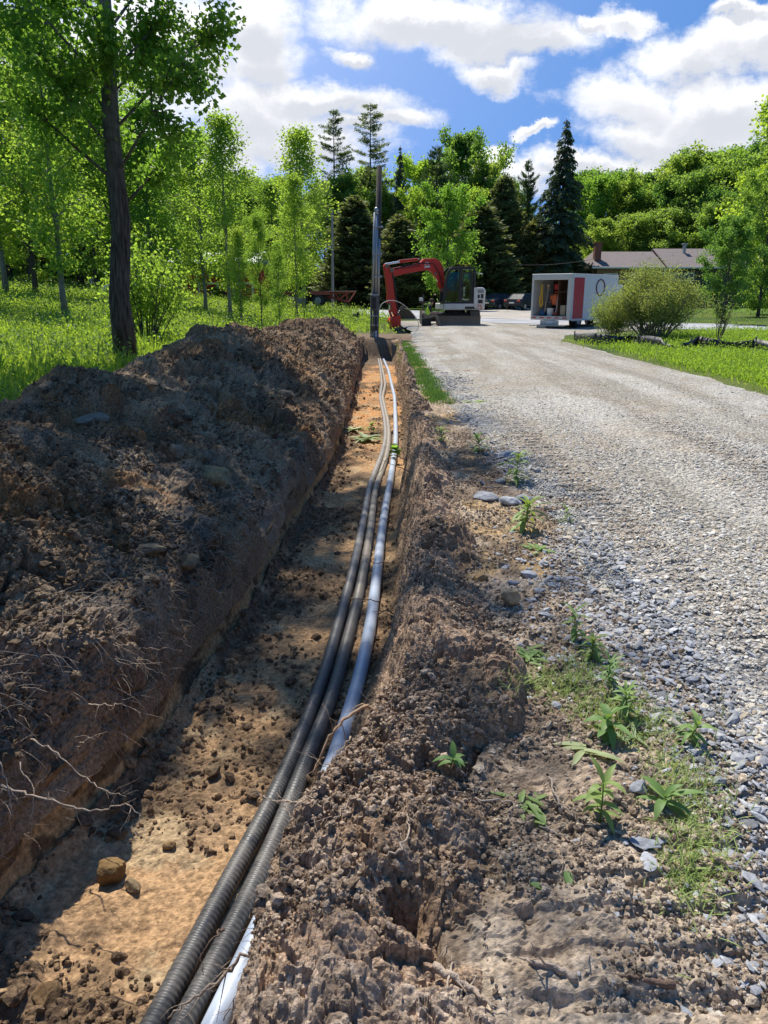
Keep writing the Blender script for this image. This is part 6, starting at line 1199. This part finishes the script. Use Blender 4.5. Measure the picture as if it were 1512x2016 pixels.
# single rocks
M_tan = vcmat('tan rock', fine=30, amp=.3, bump=.6, dist=.01, rough=.9); M_slate = vcmat('slate rock', fine=30, amp=.25, bump=.4, dist=.006, rough=.75, spec=.3)
def boulder(name, p, size, shape, colr, mat, label, seed, cat='rock', flat=1.0, ang=1.0):
    r = np.random.default_rng(seed); v, f = I3; v = v.copy(); 
    for _ in range(11):            # chip planes
        n_ = r.normal(0, 1, 3); n_ /= np.linalg.norm(n_); d = r.uniform(.62, .85); t = v@n_-d; v -= np.maximum(t, 0)[:, None]*n_*.95*ang
    v *= np.array(shape)*size; v += .05*size*np.stack([fbm(v[:,0]/size, v[:,1]/size, v[:,2]/size, 2.5, 4, seed=seed+k) for k in range(3)], 1)
    a = r.uniform(0, 6.28); M = np.array([[math.cos(a), -math.sin(a), 0], [math.sin(a), math.cos(a), 0], [0, 0, 1]]); v = v@M.T
    c = np.zeros((len(v), 3)) + colr; c *= (1+.15*fbm(v[:,0]/size, v[:,1]/size, v[:,2]/size, 1.5, 3, seed=seed))[:, None]
    c = c*(.72 if cat == 'clod' else 1); o = np_mesh(name, v, f, mat, None, False, c); o.location = (p[0], p[1], p[2]-(.35*size*shape[2] if cat == 'clod' else 0)); return tag(o, label, cat)
def onbank(x, y, dz=0): g0 = bank((x, y), dz=0)[0]; return Vector((g0.x, g0.y, g0.z+dz))
boulder('rock', onbank(1005, 1185, .03), .052, (1,.85,.95), (.42,.31,.18), M_tan, 'blocky tan rock beside the pile of slate stones', 1)
boulder('rock', onbank(945, 1145, .02), .055, (1.1,.9,.7), (.28,.19,.10), M_tan, 'brown clay lump left of the tan rock', 2)
for i, (x, y, s_, sh3, lab) in enumerate([(1040,1135,.05,(1.1,.8,.5),'largest grey slate stone behind the tan rock'),(1060,1165,.04,(1,.8,.5),'grey slate stone right of the tan rock'),(1010,1150,.034,(1.2,.8,.4),'grey slate stone touching the top of the tan rock'),(1025,1105,.035,(1.2,.8,.4),'flat slate stone at the back of the slate pile'),(995,1120,.03,(1.2,.8,.4),'small slate stone at the left of the slate pile'),
        (957,982,.09,(1.4,1,.35),'flat grey slate lying alone on the bare earth'),(1002,990,.085,(1.3,.9,.45),'dark slate block right of the flat lone slate'),(1030,985,.07,(1.2,.9,.4),'slate slab behind the dark slate block'),(985,950,.06,(1.2,.9,.4),'light slate behind the flat lone slate'),
        (1000,900,.09,(1.2,.9,.5),'round grey stone in the blue gravel band farther off'),(1270,1665,.033,(1.4,.9,.18),'cracked flat slate below the leafy rosette weed'),(1298,1655,.026,(1.3,.9,.2),'small flat slate right of the cracked one'),(1275,1700,.028,(1.4,.9,.18),'flat slate just below the cracked one'),(1258,1555,.035,(1.1,.9,.6),'grey stone left of the leafy rosette weed'),(1318,1598,.022,(1.2,.8,.5),'small pale stone under the leafy rosette weed')]):
    boulder('slate_stone', onbank(x, y, s_*.25), s_, sh3, (.24,.25,.275) if i % 3 else (.34,.35,.37), M_slate, lab, 10+i, 'stone', 1)
def onfloor(x, y, dz=0): q = atz(x, y, FL+.02); return Vector((q.x, q.y, FL+.02+dz))
boulder('clay_clod', onfloor(218, 1725, .04), .068, (1,.9,.95), (.27,.17,.075), M_tan, 'large blocky clay clod standing on the trench floor', 41, 'clod')
boulder('clay_clod', onfloor(262, 1745, .012), .035, (1.3,.8,.6), (.30,.22,.13), M_tan, 'small clod just right of the large blocky one', 42, 'clod')
boulder('clay_clod', onfloor(335, 1665, .012), .028, (1.2,.9,.7), (.34,.22,.11), M_tan, 'orange clod on the sunlit floor above the forked twig', 43, 'clod')
boulder('clay_clod', onfloor(95, 1960, .02), .055, (1.2,.9,.6), (.32,.20,.10), M_tan, 'orange brown clod at the bottom left corner of the floor', 44, 'clod')
boulder('clay_clod', onfloor(230, 1640, .012), .04, (1.3,.8,.6), (.18,.13,.08), M_tan, 'brown clod in the shade near the left wall', 45, 'clod')
boulder('clay_clod', onfloor(45, 1600+205, .012), .04, (1.3,.8,.6), (.18,.13,.09), M_tan, 'dark clod at the foot of the left wall', 46, 'clod')
boulder('clay_clod', onfloor(420, 1515, .012), .045, (1.3,.9,.6), (.28,.2,.12), M_tan, 'tan clod in the middle of the shaded floor', 47, 'clod')
def onheap(x, y, dz=0):
    best = None; a, b = pix(x, y)
    Pp = heapP[:, 20:430].reshape(-1, 3); d = np.abs(Pp[:, 0]/Pp[:, 1]-a)+np.abs((Pp[:, 2]-CAMH)/Pp[:, 1]-b); k = np.where(d < .006)[0]
    k = k[np.argmin(Pp[k, 1])] if len(k) else np.argmin(d); p = Pp[k]; return Vector((p[0], p[1], p[2]+dz))
boulder('clay_clod', onheap(425, 938, .03), .16, (1.5,.8,.55), (.34,.26,.14), M_tan, 'large pale clay clod lying on the face of the heap', 51, 'clod')
boulder('clay_clod', onheap(348, 880, .02), .09, (1,.9,.8), (.36,.29,.20), M_tan, 'pale upright clod above and left of the large clay one', 52, 'clod')
boulder('clay_clod', onheap(182, 820, .02), .12, (1.4,.9,.5), (.30,.26,.20), M_tan, 'flat beige clod near the left crest of the heap', 53, 'clod')
boulder('clay_clod', onheap(380, 1105, .02), .08, (1.2,.9,.6), (.26,.2,.12), M_tan, 'ochre clod low on the face of the heap', 54, 'clod')
boulder('clay_clod', onheap(290, 1080, .02), .07, (1.4,.8,.5), (.28,.22,.14), M_tan, 'tan crumbled clod left of the ochre one', 55, 'clod')
boulder('clay_clod', onheap(560, 770, .03), .13, (1.3,.8,.5), (.28,.22,.15), M_tan, 'grey brown slab of clay on the far part of the heap', 56, 'clod')

# weeds on the bank
M_weed = leafmat('weed leaves', (.18,.29,.085), (.27,.38,.13), (.22,.33,.10), .35, 1.2); M_wilt = leafmat('wilted leaves', (.27,.34,.15), (.36,.42,.22), None, .3, 1.1)
def blade(V, F, p, d, l, w, r, droop=.6, nseg=5):
    d = d/np.linalg.norm(d); side = np.cross(d, [0, 0, 1.0]); 
    if np.linalg.norm(side) < .1: side = np.array([1., 0, 0])
    side /= np.linalg.norm(side); up = np.cross(side, d); o = len(V); q = p.copy()
    for i in range(nseg+1):
        t = i/nseg; ww = w*math.sin(math.pi*min(1, (.12+.88*t)))**.8*(1 if i < nseg else .05); V += [tuple(q-side*ww+up*ww*.35), tuple(q), tuple(q+side*ww+up*ww*.35)]
        d = d + np.array([0, 0, -droop/nseg]) + r.normal(0, .04, 3); d /= np.linalg.norm(d); q = q + d*l/nseg
    for i in range(nseg):
        a = o+i*3; F += [(a, a+1, a+4, a+3), (a+1, a+2, a+5, a+4)]
def weed(name, p, h, n, ll, lw, label, seed, mat=None, stem=True, flat=False, cat='weed', lean=(0, 0)):
    r = np.random.default_rng(seed); o = empty(name, p); tag(o, label, cat); V, F = [], []; lean = (lean[0]+r.normal(0,.15), lean[1]+r.normal(0,.15)); top = np.array([lean[0]*h, lean[1]*h, h])
    if stem and not flat:
        m = MB(); m.tube([(0,0,-.02), tuple(top*.5+r.normal(0,.004,3)), tuple(top*.97)], [.0035,.0028,.0015], 6); m.build('stem', mat or M_weed, o, True)
    for i in range(n):
        t = (i+.5)/n; a = i*2.4+r.normal(0, .55)
        if flat: b = r.normal(0, .03, 3)*np.array([1,1,0])+np.array([0,0,.012]); d = np.array([math.cos(a), math.sin(a), r.uniform(.02, .35)]); L3 = ll*r.uniform(.6, 1.2); dr = .3
        else: b = top*(.15+.85*t); el = .2+1.6*t**2.5; d = np.array([math.cos(a), math.sin(a), el]); L3 = ll*1.4*(1-.45*abs(t-.65))*r.uniform(.5, 1.15); dr = r.uniform(.6, 1.6)
        blade(V, F, b, d, L3, lw*1.3*r.uniform(.8, 1.15), r, dr)
    m = MB(); m.add(V, F); m.build('leaves', mat or M_weed, o, True); return o
def W_(x, y, *a, **k): return weed(a[0], onbank(x, y), *a[1:], **k)
W_(1180,1618,'weed_plant',.135,15,.085,.0095,'tall upright weed with drooping leaves in the middle of the bare bank',1)
W_(1305,1590,'weed_plant',.05,12,.085,.011,'low leafy rosette weed beside the gravel edge',2)
W_(1352,1455,'weed_plant',.08,16,.07,.007,'upright weed growing among stones at the gravel edge',3)
W_(1232,1410,'weed_plant',.11,30,.06,.0055,'bushy weed standing behind the wilted leaves',4)
W_(1200,1350,'weed_plant',.13,26,.06,.0045,'taller weed at the top right of the green patch',5)
W_(1140,1265,'weed_plant',.14,18,.08,.008,'leaning weed at the top of the green patch',6, lean=(-.3,.1))
W_(1165,1300,'weed_plant',.10,34,.065,.0065,'dense leafy weed in the middle of the green patch',7)
W_(1040,1295,'weed_plant',.05,26,.10,.008,'flattened tuft of leaves at the left of the green patch',8, flat=True)
W_(1200,1450,'weed_plant',.08,14,.09,.012,'broad leaved weed at the foot of the green patch',9)
W_(1140,1480,'wilted_leaves',.03,6,.11,.010,'pale wilted leaves lying on the bare earth',10, mat=M_wilt, flat=True)
W_(1240,1460,'wilted_leaves',.03,7,.12,.007,'pale stalky leaves lying right of the broad leaved weed',11, mat=M_wilt, flat=True)
W_(1045,1600,'wilted_leaves',.03,18,.08,.006,'flattened grass like leaves left of the tall weed',12, flat=True)
W_(870+15,1535-30,'weed_plant',.04,7,.07,.008,'small green sprig in the hollow of the bank',13)
W_(1105,1740,'wilted_leaves',.02,3,.05,.009,'single fallen green leaf on the bare earth',14, flat=True)
W_(945,890,'weed_plant',.16,20,.14,.012,'bright weed beside the far stick',15)
W_(1013,955,'weed_plant',.26,26,.15,.014,'tall bright tuft by the blue gravel band',16, lean=(.2,0))
W_(1030,1045,'weed_plant',.2,30,.13,.013,'bushy bright weed in the middle of the verge',17)
W_(870,870,'weed_plant',.15,14,.12,.012,'small weed on top of the far bank',18)
W_(935,795,'weed_plant',.08,22,.2,.02,'flattened light green weed on the far blue gravel',19, flat=True)
W_(1060,1085,'weed_plant',.05,14,.10,.010,'low weed tuft just below the bushy one',20, flat=True)
W_(1115,1030,'weed_plant',.1,24,.08,.004,'thin grass tuft right of the bushy weed',21)
p_ = onfloor(722, 868, .02); weed('wilted_leaves', p_, .05, 34, .26, .032, 'pale torn leaves lying in the middle of the trench floor', 31, mat=M_wilt, flat=True)
p_ = onfloor(690, 850, .02); weed('wilted_leaves', p_, .05, 20, .24, .028, 'torn leaves at the foot of the left wall', 32, mat=M_wilt, flat=True)
p_ = onfloor(731, 852, .02); weed('weed_plant', p_, .14, 14, .10, .03, 'small dark green sprig standing among the torn leaves', 33)
p_ = onfloor(777, 908, .1); weed('weed_plant', p_, .10, 16, .09, .035, 'dark green leafy sprig hanging over the pale pipe', 34, mat=L_pop)
rr7 = np.random.default_rng(5)
V, F = [], []
for i in range(3000):
    c = [(1130,1330,45,25),(1190,1395,40,22),(1330,1520,40,60),(1390,1620,40,90),(1100,1350,50,15),(1250,1430,40,20),(1360,1700,30,60)][i % 7]; x, y = c[0]+rr7.normal()*c[2], c[1]+rr7.normal()*c[3]
    q = onbank(x, y); blade(V, F, np.array([q.x, q.y, q.z]), np.array([rr7.normal(0,.7), rr7.normal(0,.7), .8]), rr7.uniform(.025,.075), .0012+.0008*rr7.uniform(), rr7, .5, 3)
m = MB(); m.add(V, F); tag(m.build('grass_wisps', M_weed, None, True), 'thin wisps of grass coming up through the verge gravel', 'grass', kind='stuff')
# fern at the left behind the heap
def fern(p, label, seed, n=11, l=.55):
    r = np.random.default_rng(seed); o = empty('fern', p); tag(o, label, 'fern'); 
    for i in range(n):
        V, F = [], []; a = i/n*6.28+r.normal(0, .2); d = np.array([math.cos(a), math.sin(a), 1.0]); d /= np.linalg.norm(d); q = np.zeros(3); pts = []
        for j in range(13): pts.append(q.copy()); d = d+np.array([0, 0, -.13]); d /= np.linalg.norm(d); q = q+d*l/12
        for j in range(1, 13):
            t = j/12; s = np.cross(pts[min(j+1, 12)]-pts[j-1], [0, 0, 1.]); s /= np.linalg.norm(s)+1e-6; w = .17*math.sin(math.pi*(.1+.88*t))*l/.55
            for sg in (-1, 1): blade(V, F, pts[j], s*sg+(pts[j]-pts[j-1])*8, w, .013, r, .3, 2)
        m = MB(); m.add(V, F); m.build('frond', L_lime, o, True)
q = aty(30, 806, 7.6); fern(Vector((q.x-.15, 7.9, .35)), 'bright green fern behind the heap at the left edge', 5); 
q = aty(230, 690, 12.6); fern(Vector((q.x-.6, 12.9, .25)), 'fern in the shade in front of the big poplar', 6, 10, .6)
